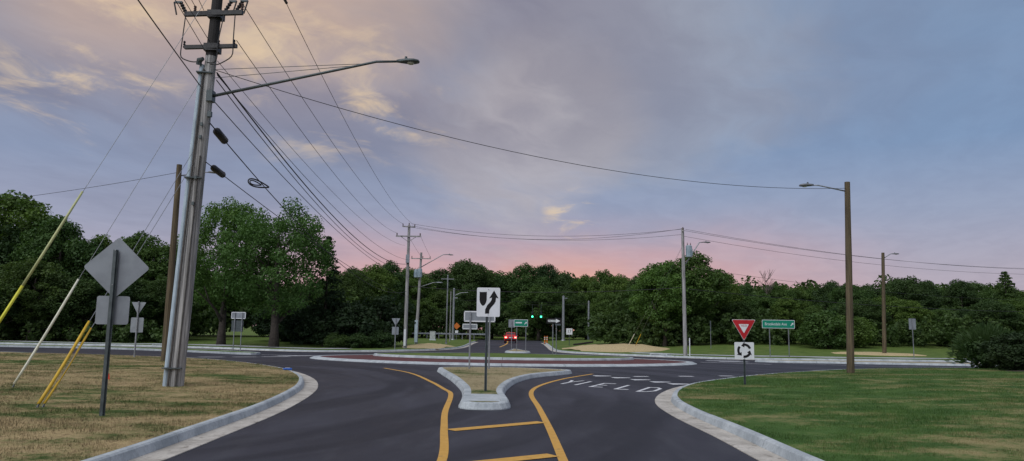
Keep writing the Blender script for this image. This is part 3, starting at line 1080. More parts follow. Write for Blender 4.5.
def plant(name, key, loc, sc, rz, label, cat='tree', group=None):
    if key not in PROTO:
        kind, mat, seed = key
        PROTO[key] = tree_proto(seed, kind, mat)
    _, cr, tr = PROTO[key]
    root = bpy.data.objects.new(name, None); COL.objects.link(root)
    root.location = loc; root.rotation_euler = (0, 0, rz)
    root.scale = sc if isinstance(sc, tuple) else (sc, sc, sc)
    for p in (tr, cr):
        c = p.copy(); COL.objects.link(c); c.parent = root
    return tag(root, label, cat, group)


def PX(px, Y):
    """world x of a line of sight bearing, used to lay plants out along a row at depth Y"""
    return (px - 512) / 745.0 * Y


def ground_z(x, y):
    if y > 139.5: return 0.1 + 0.01 * (y - 139.5)
    return f_nw(x, y) if x < 0 else f_ne(x, y)


rt_ = random.Random(21)
KB = [('broad', 'leaf_mid', 11), ('broad', 'leaf_dark', 12), ('tall', 'leaf_mid', 13), ('tall', 'leaf_dark', 14), ('broad', 'leaf_mid', 15)]


def tree_at(name, key, bear, Y, height, label, width=1.0, group=None, cat='tree', protoH=None):
    x = PX(bear, Y)
    H = {'broad': 13.6, 'big': 15.6, 'tall': 15.8, 'conifer': 11.4, 'shrub': 2.9, 'spiky': 2.3}[key[0]]
    s = height / H
    return plant(name, key, (x, Y, ground_z(x, Y) - 0.1), (s * width, s * width, s), rt_.uniform(0, 6.28), label, cat, group)


def nth(i):
    return ('first second third fourth fifth sixth seventh eighth ninth tenth eleventh twelfth thirteenth fourteenth fifteenth sixteenth '
            'seventeenth eighteenth nineteenth twentieth').split()[i]


BIG = ('big', 'leaf_light', 31)
tree_at('broadleaf_tree', BIG, 280, 72, 15.4, 'big light green spreading tree right of the tall grey utility pole', 1.0)
tree_at('broadleaf_tree', ('big', 'leaf_light', 35), 228, 75, 15.9, 'light green tree whose crown starts at the tall grey utility pole', 0.88)
tree_at('conifer_tree', ('conifer', 'leaf_conifer', 33), 329, 76, 11.2, 'dark narrow conifer beside the big spreading light green tree', 1.0)
# left grove
grove = [(18, 88, 18.6, 1.15, 0, 'tallest dark green tree at the far left edge above the road'),
         (-25, 82, 15.0, 1.1, 1, 'dark tree cut by the left edge of the view'),
         (62, 84, 14.8, 1.0, 0, 'rounded tree rising behind the long yellow-green guy guard'),
         (102, 86, 13.6, 1.05, 2, 'tree right above the tilted grey diamond sign'),
         (148, 90, 14.2, 1.0, 4, 'tree just left of the brown wooden pole'),
         (40, 79, 9.5, 1.3, 1, 'low dark tree under the tallest tree of the left grove'),
         (185, 94, 12.0, 1.0, 0, 'tree behind the brown and the grey poles')]
for (b, Y, h, w, k, lab) in grove:
    tree_at('broadleaf_tree', KB[k], b, Y, h, lab, w)
for i, (b, Y, h, w) in enumerate([(80, 80, 7.6, 1.5), (130, 82, 7.8, 1.5), (165, 84, 8.0, 1.4), (5, 78, 7.0, 1.5)]):
    tree_at('understory_tree', KB[1 if i % 2 else 3] if i % 2 else KB[1], b, Y, h, ('low dark tree under the crown behind the diamond sign', 'low dark tree between the diamond sign and the brown lamp pole', 'low dark tree right behind the brown lamp pole', 'low dark tree at the left edge under the tallest grove tree')[i], w, 'understory of the left grove')
# dark shrubs left of the double crossarm pole
for (b, Y, h, w, lab) in [(352, 76, 5.6, 1.25, 'large dark rounded shrub next to the conifer'), (380, 80, 6.2, 1.2, 'large dark shrub below the pink sky left of the pole with two crossarms'),
                          (318, 82, 5.0, 1.3, 'dark shrub under the right side of the big spreading tree'), (300, 88, 5.8, 1.4, 'dark shrub behind the trunk of the big spreading tree')]:
    tree_at('dark_shrub', ('shrub', 'leaf_conifer', 41), b, Y, h, lab, w, cat='shrub')
for (b, Y, h, lab) in [(342, 71.5, 1.75, 'low clipped hedge bush nearest the conifer'), (362, 72.0, 1.8, 'middle one of three low clipped hedge bushes'), (383, 73.5, 2.1, 'low hedge bush nearest the back of a yield sign')]:
    tree_at('hedge_bush', ('shrub', 'leaf_dark', 42), b, Y, h, lab, 1.45, cat='hedge')
# centre tree line
mid = [(352, 120, 12.2), (372, 128, 13.8), (392, 136, 15.5), (415, 150, 15.0), (440, 158, 15.6), (466, 165, 18.6), (478, 172, 18.2), (500, 170, 16.0), (525, 172, 18.0), (545, 178, 18.8), (565, 176, 16.4), (590, 172, 16.0), (604, 165, 17.0), (622, 160, 15.0), (640, 150, 14.2)]
for i, (b, Y, h) in enumerate(mid):
    lab = {5: 'tall round-topped tree on the skyline above the white arrow sign', 4: 'tree on the skyline just left of the round-topped tallest one',
           12: 'small dome-shaped tree on the skyline before the orange glow', 9: 'wide skyline tree above the green traffic signals'}.get(i, nth(i) + ' tree from the left on the wooded skyline behind the far junction')
    tree_at('woodland_tree', KB[(i * 3 + 1) % 5], b, Y, h, lab, 1.05, 'wooded skyline behind the far junction')
for i, b in enumerate(range(356, 650, 23)):
    Y = 146 + 6 * math.sin(i * 2.1)
    tree_at('woodland_tree', KB[(i * 2 + 3) % 5], b, Y, 10.0 + 1.6 * math.sin(i * 1.7), nth(i) + ' lower tree from the left before the skyline behind the far junction', 1.35, 'lower trees behind the far junction')
tree_at('broadleaf_tree', ('broad', 'leaf_light', 32), 664, 84, 10.6, 'bright green tree left of the pole with the transformer', 1.1)
tree_at('broadleaf_tree', KB[0], 692, 86, 11.4, 'bushy green tree behind the pole with the transformer', 1.15)
tree_at('broadleaf_tree', KB[4], 652, 92, 8.8, 'lower green tree behind the straw bank', 1.3)
tree_at('broadleaf_tree', KB[2], 722, 92, 9.6, 'green tree right of the pole with the transformer and behind the edge-on sign', 1.2)
# right tree line
right = []
for i in range(19):
    b = 742 + i * 18
    right.append((b, 104 + 7 * math.sin(i * 1.9), 0.73 * (11.2, 10.6, 11.6, 10.9, 11.8, 12.4, 11.6, 12.4, 11.9, 12.8, 12.8, 12.0, 12.6, 12.3, 11.6, 11.2, 10.9, 11.4, 11.6)[i]))
for i, (b, Y, h) in enumerate(right):
    tree_at('woodland_tree', KB[(i * 2 + i // 3) % 5], b, Y, h, nth(i) + ' tree from the left in the long wooded edge behind the right lawn', 1.1, 'wooded edge behind the right lawn')
for i in range(13):
    b = 735 + i * 25
    Y = 90 + 4 * math.sin(i * 2.3)
    tree_at('understory_tree', KB[(i * 3 + 1) % 5], b, Y, 5.6 + 1.0 * math.sin(i * 1.3), nth(i) + ' low leafy tree from the left at the foot of the right wooded edge', 1.5, 'low trees in front of the right wooded edge')
tree_at('rounded_bush', ('shrub', 'leaf_mid', 43), 824, 79, 4.6, 'rounded green bush behind the grass left of the near brown lamp pole', 1.15, cat='bush')
tree_at('rounded_bush', ('shrub', 'leaf_mid', 43), 850, 82, 4.0, 'rounded bush directly behind the near brown lamp pole', 1.2, cat='bush')
tree_at('tall_pine', ('conifer', 'leaf_dark', 34), 1003, 92, 9.0, 'ragged pale-topped conifer at the right end of the tree line', 1.5)
# near bushes on the right lawn
plant('feathery_bush', ('spiky', 'leaf_dark', 51), (25.3, 40.2, f_se(25.3, 40.2) - .05), (1.1, 1.1, .98), 0.6, 'feathery dark green bush at the end of the right lawn', 'bush')
plant('feathery_bush', ('shrub', 'leaf_conifer', 52), (23.9, 35.5, f_se(23.9, 35.5) - .05), (1.05, 1.05, .72), 2.1, 'darker low bush at the right edge with mulch under it', 'bush')
mound('mulch_bed', 24.4, 34.8, 1.9, 1.1, 0.06, lambda x, y: f_se(x, y) + 0.03, 9, 'mulch')
# bare tree
bt = thing('bare_tree', (PX(765, 98), 98, ground_z(33, 98)), 'leafless dead treetop showing above the right tree line', 'tree')
mbt = MB(); pr = random.Random(5)
o = Vector(bt.location)
mbt.tube([o, o + Vector((.1, 0, 5)), o + Vector((0, 0, 7.6))], [.14, .09, .03], 6)
tk = mbt.build('trunk', 'bare_wood', bt)
mbt = MB()
for k in range(16):
    a = pr.uniform(0, 6.28); z = pr.uniform(5.4, 7.6); L = pr.uniform(1.2, 2.2)
    p = o + Vector((0, 0, z)); q = p + Vector((math.cos(a) * L * .7, math.sin(a) * L * .7, L * .9))
    mbt.tube([p, (p + q) / 2 + Vector((0, 0, -.12)), q], [.03, .02, .008], 5)
    for j in range(2):
        e = p.lerp(q, .6) + Vector((pr.uniform(-.5, .5), pr.uniform(-.5, .5), pr.uniform(.4, .9)))
        mbt.tube([p.lerp(q, .5), e], [.022, .01], 4)
mbt.build('branches', 'bare_wood', bt)

# woods behind the rows, one mass, and undergrowth at their feet


def mass(name, spots, leaf, per, nclump, label, mat, cat):
    rg = np.random.default_rng(77)
    Ps, Us, Ws = [], [], []
    for (x, y, z, Rw, h) in spots:
        c, rad = crown_clumps(rg, Rw, h * .05, h, nclump, low=.9, top=.75)
        P, U, W = leaves(rg, c, rad * 1.2, per, leaf)
        o = np.array([x, y, z])
        Ps.append(P + o); Us.append(U); Ws.append(W)
    me = quads_mesh(name, np.concatenate(Ps), np.concatenate(Us), np.concatenate(Ws), mat)
    ob = bpy.data.objects.new(name, me); COL.objects.link(ob)
    tag(ob, label, cat, kind='stuff')


sp = []
for i, b in enumerate(range(-60, 340, 17)):
    Y = 106 + 6 * math.sin(i * 1.7); x = PX(b, Y); sp.append((x, Y, ground_z(x, Y), 4.6, 11.5 + 1.4 * math.sin(i * 2.3) + (3 if b < 50 else 0) - (3.5 if b > 140 else 0)))
for i, b in enumerate(range(345, 660, 12)):
    Y = 190 + 8 * math.sin(i * 1.3); x = PX(b, Y); sp.append((x, Y, ground_z(x, Y), 6.5, 15.2 + 1.2 * math.sin(i * 2.9)))
for i, b in enumerate(range(640, 1120, 16)):
    Y = 122 + 6 * math.sin(i * 1.1); x = PX(b, Y); sp.append((x, Y, ground_z(x, Y), 5.5, 9.0 + 0.8 * math.sin(i * 2.1)))
mass('woods', sp, 0.36, 26, 60, 'continuous dark woods closing the view behind the tree rows', 'leaf_dark', 'woods')
sp = []
for i, b in enumerate(range(-60, 215, 13)):
    Y = 87 + 2 * math.sin(i); x = PX(b, Y); sp.append((x, Y, ground_z(x, Y), 2.0, 3.4 + .8 * math.sin(i * 2.2)))
for i, b in enumerate(range(-30, 180, 12)):
    Y = 80 + 1.5 * math.sin(i * 1.7); x = PX(b, Y); sp.append((x, Y, ground_z(x, Y) - .2, 1.7, 2.4 + .7 * math.sin(i * 2.2)))
for i, b in enumerate(range(300, 402, 9)):
    Y = 84 + 3 * math.sin(i); x = PX(b, Y); sp.append((x, Y, ground_z(x, Y), 1.9, 3.8 + .8 * math.sin(i * 2.2)))
for i, b in enumerate(range(340, 660, 9)):
    Y = 144 + 2 * math.sin(i * 1.9); x = PX(b, Y); sp.append((x, Y, ground_z(x, Y), 3.0, 5.0 + 1.2 * math.sin(i * 2.2)))
for i, b in enumerate(range(600, 1110, 11)):
    Y = 85.5 + 2.0 * math.sin(i * 1.9) + (8 if b < 640 else 0); x = PX(b, Y); sp.append((x, Y, ground_z(x, Y) - .2, 2.0, 3.2 + .9 * math.sin(i * 2.2)))
    Y = 96; x = PX(b + 5, Y); sp.append((x, Y, ground_z(x, Y), 2.4, 4.4))
mass('undergrowth', sp, 0.22, 75, 34, 'tangled dark undergrowth along the feet of the woods', 'leaf_dark', 'undergrowth')

# ------------------------------------------------------------------ utility poles


def lamp_arm(root, p0, p1, head_dir, head_len=0.6, r=0.03, strut=None, mat='steel', hmat='lamp_grey', bend=0.15):
    """bracket arm from p0 to p1 and a cobra-head lamp along head_dir"""
    p0, p1 = Vector(p0), Vector(p1); hd = Vector(head_dir).normalized()
    k = p0.lerp(p1, 1 - bend); k.z = p0.z + (p1.z - p0.z) * 0.99
    arm = MB().tube([p0, p0.lerp(k, .5), k, p1], [r * 1.25, r * 1.1, r, r * .9], 8)
    if strut:
        for a, b in strut:
            arm.tube([a, b], 0.008, 5)
    arm = arm.build('lamp_arm', mat, root, smooth=True)
    sd = Vector((-hd.y, hd.x, 0)).normalized()
    # cobra head: flattened lofted shell
    prof = [(0, .045, .05), (.18, .075, .07), (.45, .14, .085), (.75, .16, .08), (.95, .10, .055), (1.0, .03, .02)]
    vs, fs = [], []
    n = 10
    for (t, w, h) in prof:
        c = p1 + hd * head_len * t
        for j in range(n):
            a = 2 * math.pi * j / n
            zz = math.sin(a) * h; zz = zz if zz > 0 else zz * .55
            vs.append(c + sd * math.cos(a) * w + Vector((0, 0, zz)))
    for i in range(len(prof) - 1):
        for j in range(n):
            fs.append((i * n + j, i * n + (j + 1) % n, (i + 1) * n + (j + 1) % n, (i + 1) * n + j))
    fs += [tuple(range(n)), tuple((len(prof) - 1) * n + j for j in range(n))]
    hm = MB().add(vs, fs)
    head = hm.build('lamp_head', hmat, root, smooth=True)
    c = p1 + hd * head_len * .62 - Vector((0, 0, .035))
    MB().tube([c, c - Vector((0, 0, .03))], [.11, .08], 10).build('lens', 'lamp_lens', head)
    c = p1 + hd * head_len * .4 + Vector((0, 0, .07))
    MB().tube([c, c + Vector((0, 0, .07))], [.04, .035], 8).build('photocell', 'dark_steel', head)


def pole_body(root, base, topz, r0, r1, lean=(0, 0), mat='wood_brown'):
    b = Vector(base)
    rr = random.Random(int(b.x * 10))
    pts, rad = [], []
    for i in range(9):
        t = i / 8
        pts.append((b.x + lean[0] * t, b.y + lean[1] * t, b.z - .4 + (topz - b.z + .4) * t)); rad.append(r0 + (r1 - r0) * t + rr.uniform(-.004, .004))
    MB().tube(pts, rad, 14).build('pole', mat, root, smooth=False)


def insulator(root, p, d=(0, 0, 1), L=.22, r=.05, mat='porcelain'):
    p = Vector(p); d = Vector(d).normalized()
    pts, rad = [], []
    for i in range(7):
        pts.append(p + d * L * i / 6); rad.append(r * (.55 if i % 2 == 0 else 1))
    MB().tube(pts, rad, 8).build('insulator', mat, root)


def crossarm(root, c, half, yaw, sz=(.09, .11), mat='wood_grey'):
    c = Vector(c)
    return MB().box(c, (half * 2, sz[0], sz[1]), yaw).build('crossarm', mat, root)


def transformer(root, c, r=.2, h=.75):
    c = Vector(c)
    o = MB().tube([c, c + Vector((0, 0, .03)), c + Vector((0, 0, h)), c + Vector((0, 0, h + .06))], [r * .9, r, r, r * .7], 14).build('transformer_tank', 'transformer', root, smooth=False)
    for k in (-1, 1):
        q = c + Vector((k * r * .5, -r * .2, h + .05))
        MB().tube([q, q + Vector((0, 0, .09)), q + Vector((0, 0, .1)), q + Vector((0, 0, .22))], [.03, .045, .02, .03], 8).build('bushing', 'porcelain', o)
    for k in range(5):
        a = -math.pi / 2 + (k - 2) * .5
        MB().box(c + Vector((math.cos(a) * (r + .03), math.sin(a) * (r + .03), h * .45)), (.06, .012, h * .6), a).build('cooling_fin', 'transformer', o)


# --- tall grey pole on the left verge
LX, LY = -8.60, 19.7
LZ = f_sw(LX, LY)
L = thing('utility_pole', (LX, LY, LZ), 'tall weathered grey utility pole with conduit and long lamp arm on left verge', 'utility pole')
LEAN = .42
pole_body(L, (LX, LY, LZ), 9.0, .185, .145, (LEAN * (9.0 - LZ) / (12.2 - LZ), 0), 'wood_grey')


def lp(z, dx=0, dy=0):
    t = (z - LZ) / (12.2 - LZ)
    return Vector((LX + LEAN * t + dx, LY + dy, z))


MB().tube([lp(9.0), lp(10.5), lp(12.2)], [.147, .138, .125], 14).build('pole_top', 'backlit_dark', L)  # upper pole coloured dark to paint in its silhouette against the bright sky
# conduits and cable cover strapped to the pole
for (dx, dy, r, zt_, nm) in ((-.24, -.07, .068, 8.75, 'riser_conduit'), (-.12, -.195, .03, 8.6, 'ground_wire_cover'), (.07, -.19, .02, 6.2, 'ground_wire_cover')):
    o = MB().tube([lp(LZ - .1, dx, dy), lp(LZ + 3, dx * .97, dy * .96), lp(zt_ - .02, dx * .82, dy * .84), lp(zt_, dx * .82, dy * .84)], [r, r, r * .95, r * .8], 10).build(nm, 'conduit' if r > .05 else 'wood_dark', L, smooth=False)
for z in (.62, 5.6, 8.5):
    t = (z - LZ) / 12
    MB().box(lp(z, -.09, -.03), (.48 - .1 * t, .44 - .1 * t, .03), .15).build('strap', 'dark_steel', L)
for z in (4.9, 5.6, 6.7, 7.05):
    MB().box(lp(z, .02, -.20), (.06, .05, .09)).build('bolt_plate', 'dark_steel', L)
yaw = R(-6)
dirx = Vector((math.cos(yaw), math.sin(yaw), 0))
ca1 = lp(10.17, .02, -.17); ca2 = lp(9.22, .03, -.17)
crossarm(L, ca1, .82, yaw, (.10, .12), 'black')  # both front crossarms coloured black for their silhouette against the sky
crossarm(L, ca2, .74, yaw, (.09, .10), 'black')
ca0 = lp(11.55, .02, .16); crossarm(L, ca0, 1.5, yaw)
for z in (10.17, 9.22):
    MB().box(lp(z, .02, -.02), (.36, .36, .2)).build('mounting_bracket', 'black', L)


def cutout(root, p, tilt):
    """fuse cutout: porcelain body and tilted fuse barrel"""
    p = Vector(p)
    pts, rad = [], []
    for i in range(9):
        pts.append(p + Vector((tilt * .16 * i / 8, 0, .30 * i / 8))); rad.append(.035 if i % 2 else .06)
    o = MB().tube(pts, rad, 8).build('fuse_cutout', 'black', root)
    MB().tube([p + Vector((tilt * .24, -.05, -.06)), p + Vector((tilt * .33, -.05, .30))], .022, 6).build('fuse_barrel', 'black', o)
    MB().box(p + Vector((tilt * .22, -.02, .31)), (.2, .06, .05)).build('clip', 'dark_steel', o)


cutout(L, ca1 + dirx * -.80 + Vector((0, 0, .02)), -1)
cutout(L, ca1 + dirx * .30 + Vector((0, 0, .02)), 1)
cutout(L, ca1 + dirx * .62 + Vector((0, 0, .02)), 1)
insulator(L, ca1 + dirx * -.55 + Vector((0, 0, .06)), (0, 0, 1), .17, .045)
insulator(L, ca1 + dirx * .80 + Vector((0, 0, .06)), (0, 0, 1), .2, .045)
for dx in (-.76, .22, .66):
    insulator(L, ca2 + dirx * dx + Vector((0, 0, -.02)), (0, 0, 1), .2, .035, 'black')
for dx in (-1.35, -.6, .75, 1.4):
    insulator(L, ca0 + dirx * dx + Vector((0, 0, .06)), (0, 0, 1), .2, .05)
# jumper cables hanging down from the cutouts into the conduit heads
for (a, b, e) in ((-.80, -.80, lp(8.8, -.22, -.16)), (.30, .22, lp(8.75, .0, -.24)), (.62, .66, lp(8.7, .1, -.24))):
    p0 = ca1 + dirx * a + Vector((0, -.03, -.08)); p1 = ca2 + dirx * b + Vector((0, -.08, .05))
    p2 = p1 + Vector((.02 * (-1 if a < 0 else 1), 0, -.38)); p3 = e + Vector(((-.22 if a < 0 else .2), 0, -.02))
    pts = []
    P = [p0, p1, p2, p3, e]
    for i in range(4):
        for s in range(4): pts.append(P[i].lerp(P[i + 1], s / 4))
    pts.append(e)
    for _ in range(2):
        pts = [pts[0]] + [(pts[i - 1] + pts[i] * 2 + pts[i + 1]) / 4 for i in range(1, len(pts) - 1)] + [pts[-1]]
    MB().tube(pts, .016, 6).build('jumper_cable', 'black', L, smooth=True)
MB().tube([lp(8.72, -.26, -.12), lp(8.84, -.24, -.16), lp(8.86, -.12, -.22)], [.08, .08, .05], 8).build('weatherhead', 'dark_steel', L)
# long street light arm
a0 = lp(7.86, .16, -.08); a1 = Vector((a0.x + 4.98, a0.y - .1, 8.88))
lamp_arm(L, a0, a1, (1, -.02, -.01), .62, .036, strut=[(lp(8.62, .15, -.05), Vector((a1.x - .9, a1.y, 8.80))), (lp(8.38, .15, -.05), Vector((a1.x - 1.0, a1.y + .03, 8.77)))], bend=.11, mat='dark_steel', hmat='dark_steel')  # darker colour on arm and head stands in for their backlit silhouette
MB().box(lp(7.86, .13, -.06), (.16, .24, .3)).build('arm_bracket', 'dark_steel', L)
MB().box(lp(7.35, .17, -.1), (.1, .1, .14)).build('cable_clamp', 'dark_steel', L)

# --- brown pole behind it
BX, BY = -15.15, 33.4
B = thing('utility_pole', (BX, BY, f_sw(BX, BY)), 'slim brown wooden lamp pole just left of the tall grey pole', 'lamp pole')
pole_body(B, B.location, 8.95, .16, .115, (0, 0), 'wood_brown')
lamp_arm(B, (BX + .12, BY, 8.45), (BX + 1.35, BY, 8.62), (1, 0, -.03), .75, .025)
# --- double crossarm pole across the junction
DX, DY = -10.25, 74.0
D = thing('utility_pole', (DX, DY, ground_z(DX, DY)), 'grey utility pole with two stacked crossarms across the junction', 'utility pole')
pole_body(D, D.location, 12.0, .19, .13, (0, 0), 'wood_grey')
crossarm(D, (DX, DY - .17, 11.8), .65, R(25)); crossarm(D, (DX, DY - .17, 10.85), 1.25, 0, (.11, .13))
for s in (-1, 1):
    MB().tube([(DX + s * .75, DY - .17, 10.8), (DX, DY - .15, 10.3)], .03, 5).build('brace', 'wood_grey', D)
    insulator(D, (DX + s * 1.15, DY - .17, 10.92), (0, 0, 1), .25, .07)
    insulator(D, (DX + s * .55, DY - .17 + s * .25, 11.86), (0, 0, 1), .22, .06)
insulator(D, (DX, DY, 12.0), (0, 0, 1), .22, .06)
MB().box((DX, DY - .25, 8.6), (.34, .3, .8)).build('equipment_box', 'alu', D)
MB().box((DX - .02, DY - .24, .9), (.2, .1, 1.6)).build('riser_cover', 'sign_white', D)
# --- second pole with transformer and lamp
EX, EY = -11.25, 90.5
E_ = thing('utility_pole', (EX, EY, ground_z(EX, EY)), 'grey utility pole with transformer and curved lamp arm behind the two-crossarm pole', 'utility pole')
pole_body(E_, E_.location, 10.95, .2, .13, (.3, 0), 'wood_grey')
crossarm(E_, (EX + .3, EY - .18, 10.2), 1.2, 0)
for s in (-1, .2, 1): insulator(E_, (EX + .3 + s * 1.1, EY - .18, 10.26), (0, 0, 1), .24, .06)
transformer(E_, (EX + .25, EY - .45, 7.9), .28, 1.0)
transformer(E_, (EX - .2, EY - .3, 7.9), .24, .9)
lamp_arm(E_, (EX + .35, EY, 9.2), (EX + 3.4, EY, 10.75), (1, 0, -.05), .8, .045)
lamp_arm(E_, (EX + .3, EY, 6.8), (EX + 2.2, EY, 7.35), (1, 0, -.02), .8, .04, hmat='alu')
MB().box((EX, EY - .2, 1.5), (.35, .25, 2.6)).build('riser_cover', 'conduit', E_)
# --- pole with transformer by the far right kerb
FX, FY = 14.75, 63.9
F_ = thing('utility_pole', (FX, FY, ground_z(FX, FY)), 'grey utility pole with one transformer and upswept lamp arm beyond the roundabout', 'utility pole')
pole_body(F_, F_.location, 10.7, .18, .12, (-.08, 0), 'wood_grey')
crossarm(F_, (FX - .1, FY - .15, 10.35), .9, R(78))
for s in (-.8, 0, .8): insulator(F_, (FX - .1 + s * math.cos(R(78)), FY - .15 + s * math.sin(R(78)), 10.4), (0, 0, 1), .25, .06)
transformer(F_, (FX + .42, FY - .05, 8.2), .27, .95)
lamp_arm(F_, (FX + .12, FY, 7.6), (FX + 1.65, FY, 9.5), (1, 0, -.02), .65, .045, bend=.2)
MB().tube([(FX + .35, FY - .1, ground_z(FX, FY) - .2), (FX + .35, FY - .1, 1.35)], .045, 8).build('white_riser', 'sign_white', F_)
# --- near right lamp pole
GX, GY = 14.27, 31.9
GZ = f_se(GX, GY)
G = thing('lamp_pole', (GX, GY, GZ), 'tall brown wooden lamp pole on the near right lawn', 'lamp pole')
pole_body(G, G.location, 8.32, .155, .115, (.22, 0), 'wood_brown')
lamp_arm(G, (GX + .12, GY, 7.92), (GX - 1.25, GY, 8.16), (-1, 0, -.05), .62, .026)
# --- far right lamp pole
HX, HY = 35.5, 72.0
H_ = thing('lamp_pole', (HX, HY, ground_z(HX, HY)), 'far brown wooden lamp pole standing in a straw patch', 'lamp pole')
pole_body(H_, H_.location, 9.75, .19, .14, (.35, 0), 'wood_brown')
lamp_arm(H_, (HX + .45, HY, 9.25), (HX + 1.2, HY, 9.65), (1, 0, 0), .7, .035)

# --- slender signal and light poles by the far junction


def strain(px, Y, top, label, r=.13, arm=None, extra=None, mat='steel', cap=True):
    x = PX(px, Y); z = ground_z(x, Y) if Y < 127 else 0.05
    t = thing('signal_pole', (x, Y, z), label, 'signal pole')
    MB().tube([(x, Y, z - .2), (x, Y, z + 3), (x, Y, top)], [r, r * .9, r * .75], 12).build('pole', mat, t)
    MB().tube([(x, Y, z - .1), (x, Y, z + .18)], [r * 1.8, r * 1.5], 12).build('base', mat, t)
    if cap: MB().tube([(x, Y, top), (x, Y, top + .12)], [r * .9, r * .3], 12).build('cap', mat, t)
    return t, x, z


t, x, z = strain(564, 126.5, 7.6, 'thick steel signal pole right of the one-way sign', .26)
MB().box((x + .3, 126.4, 7.3), (.7, .12, .12)).build('span_clamp', 'steel', t)
t, x, z = strain(589, 131, 7.0, 'steel signal pole farther right behind the straw bank', .2)
MB().tube([(x, 130.8, .4), (x, 130.8, 2.2)], .26, 10).build('controller_box', 'dark_steel', t)
t, x, z = strain(449, 92, 8.3, 'thin pale pole with a short crossbar left of the arrow sign', .09)
MB().box((x, 92, 7.9), (1.6, .08, .08)).build('crossbar', 'steel', t)
t, x, z = strain(455.5, 118, 8.1, 'steel pole next to the thin pole with a crossbar', .2)
MB().box((x + .3, 117.9, 6.7), (.6, .15, .15)).build('bracket', 'steel', t)
MB().tube([(x, 118, 7.0), (x + 1, 118, 7.5), (x + 2.2, 118, 7.6)], [.05, .045, .04], 8).build('lamp_arm', 'steel', t)
t, x, z = strain(452.5, 104, 6.9, 'thin dull pole between two pale poles', .06, mat='wood_grey')

# traffic signals hung on a span wire
for px, lab in ((533.4, 'left one of two hanging traffic signals showing green'), (542.0, 'right one of two hanging traffic signals showing green')):
    Y = 132; x = PX(px, Y)
    s = thing('traffic_signal', (x, Y, 4.0), lab, 'traffic light')
    MB().box((x, Y, 4.6), (.36, .25, 1.15)).build('housing', 'black', s, bevel=.03)
    for k, m_ in enumerate(('green_light', 'dark_steel', 'dark_steel')):
        zc = 4.25 + .36 * k
        o = MB().tube([(x, Y - .12, zc), (x, Y - .15, zc)], [.17, .14], 14).build('lens', m_, s)
        vs, fs = [], []
        for j in range(9):
            a = math.pi * j / 8
            for yy in (-.13, -.35):
                vs.append((x + .16 * math.cos(a), Y + yy, zc + .16 * math.sin(a)))
        fs = [(2 * j, 2 * j + 1, 2 * j + 3, 2 * j + 2) for j in range(8)]
        MB().add(vs, fs).build('visor', 'black', s)
    MB().tube([(x, Y, 5.15), (x, Y, 6.35)], .03, 6).build('hanger', 'dark_steel', s)

# ------------------------------------------------------------------ wires


def wire(a, b, sag, label, r=.009, mat='wire', name='overhead_wire', group=None, n=28, cat='wire'):
    a, b = Vector(a), Vector(b)
    pts = [a.lerp(b, i / n) - Vector((0, 0, sag * 4 * (i / n) * (1 - i / n))) for i in range(n + 1)]
    o = MB().tube(pts, r, 5).build(name, mat, None, tuple(a), True)
    return tag(o, label, cat, group)


def sagpt(a, b, sag, t):
    return Vector(a).lerp(Vector(b), t) - Vector((0, 0, sag * 4 * t * (1 - t)))


# primaries to the two-crossarm pole
wire(ca0 + dirx * 1.4 + Vector((0, .05, -.1)), (DX + .4, DY - .2, 12.05), 1.0, 'highest thin conductor sweeping down to the top of the two-crossarm pole', .010)
wire(ca1 + dirx * .80 + Vector((0, 0, .25)), (DX - .55, DY - .4, 12.05), .9, 'thin conductor from the right end of the upper crossarm of the grey pole', .010)
wire(ca2 + dirx * .68 + Vector((0, .1, .2)), (DX - 1.15, DY - .2, 11.15), .9, 'thin conductor from the lower crossarm of the grey pole to the far crossarm', .010)
q0 = ca0 + dirx * 1.4 + Vector((0, .3, -.12))
dead = thing('strain_insulator', tuple(q0), 'pair of small dead-end insulators on the highest conductor at the top edge', 'insulator')
insulator(dead, q0 + Vector((-.02, .3, -.07)), (-.03, 1, -.05), .4, .05, 'black')
insulator(dead, q0 + Vector((-.03, 1.0, -.13)), (-.03, 1, -.05), .3, .045, 'black')
# communication bundle to the same pole
c1a, c1b = lp(8.55, .2, 0), (DX, DY - .2, 8.1)
wire(c1a, c1b, 1.5, 'thick black cable, upper one of the bundle to the two-crossarm pole', .022)
wire(lp(8.5, .2, .02), (DX + .1, DY - .2, 8.5), 1.1, 'thin cable running above the thick black bundle', .011)
wire(lp(8.35, .2, .02), (DX - .1, DY - .2, 7.7), 1.45, 'second black cable close under the thick upper bundle cable', .014)
wire(lp(7.75, .2, 0), (DX, DY - .2, 6.9), 1.0, 'black cable leaving the foot of the long lamp arm', .013)
wire(lp(8.9, .16, .05), (DX - .3, DY - .2, 9.9), 1.0, 'fine neutral wire between the conductors and the cable bundle', .008)
# slack cable with splice case and loop
s0, s1 = lp(7.12, .18, -.05), (DX, DY - .2, 5.4)
wire(s0, s1, 1.6, 'black cable carrying a splice case and a slack loop', .016)
def along(a, b, sag, t0, t1, rads, name, label):
    n = len(rads)
    us = (0, .06, .12, .5, .88, .94, 1)
    p = [sagpt(a, b, sag, t0 + (t1 - t0) * u) for u in us]
    o = MB().tube(p, rads, 10).build(name, 'black', None, tuple(p[0]), True)
    return tag(o, label, 'splice case')
along(s0, s1, 1.6, .008, .024, [.03, .05, .11, .11, .11, .07, .03], 'splice_case', 'black splice case on the cable nearest the grey pole')
lc = sagpt(s0, s1, 1.6, .085)
pts = []
for i in range(25):
    a = 2 * math.pi * i / 24
    pts.append(lc + Vector((.26 * math.cos(a), .25 * math.cos(a), -.12 + .17 * math.sin(a) * (.62 - .38 * math.cos(a)) - .05 * math.cos(a))))
lo = MB().tube(pts, .024, 6, False)
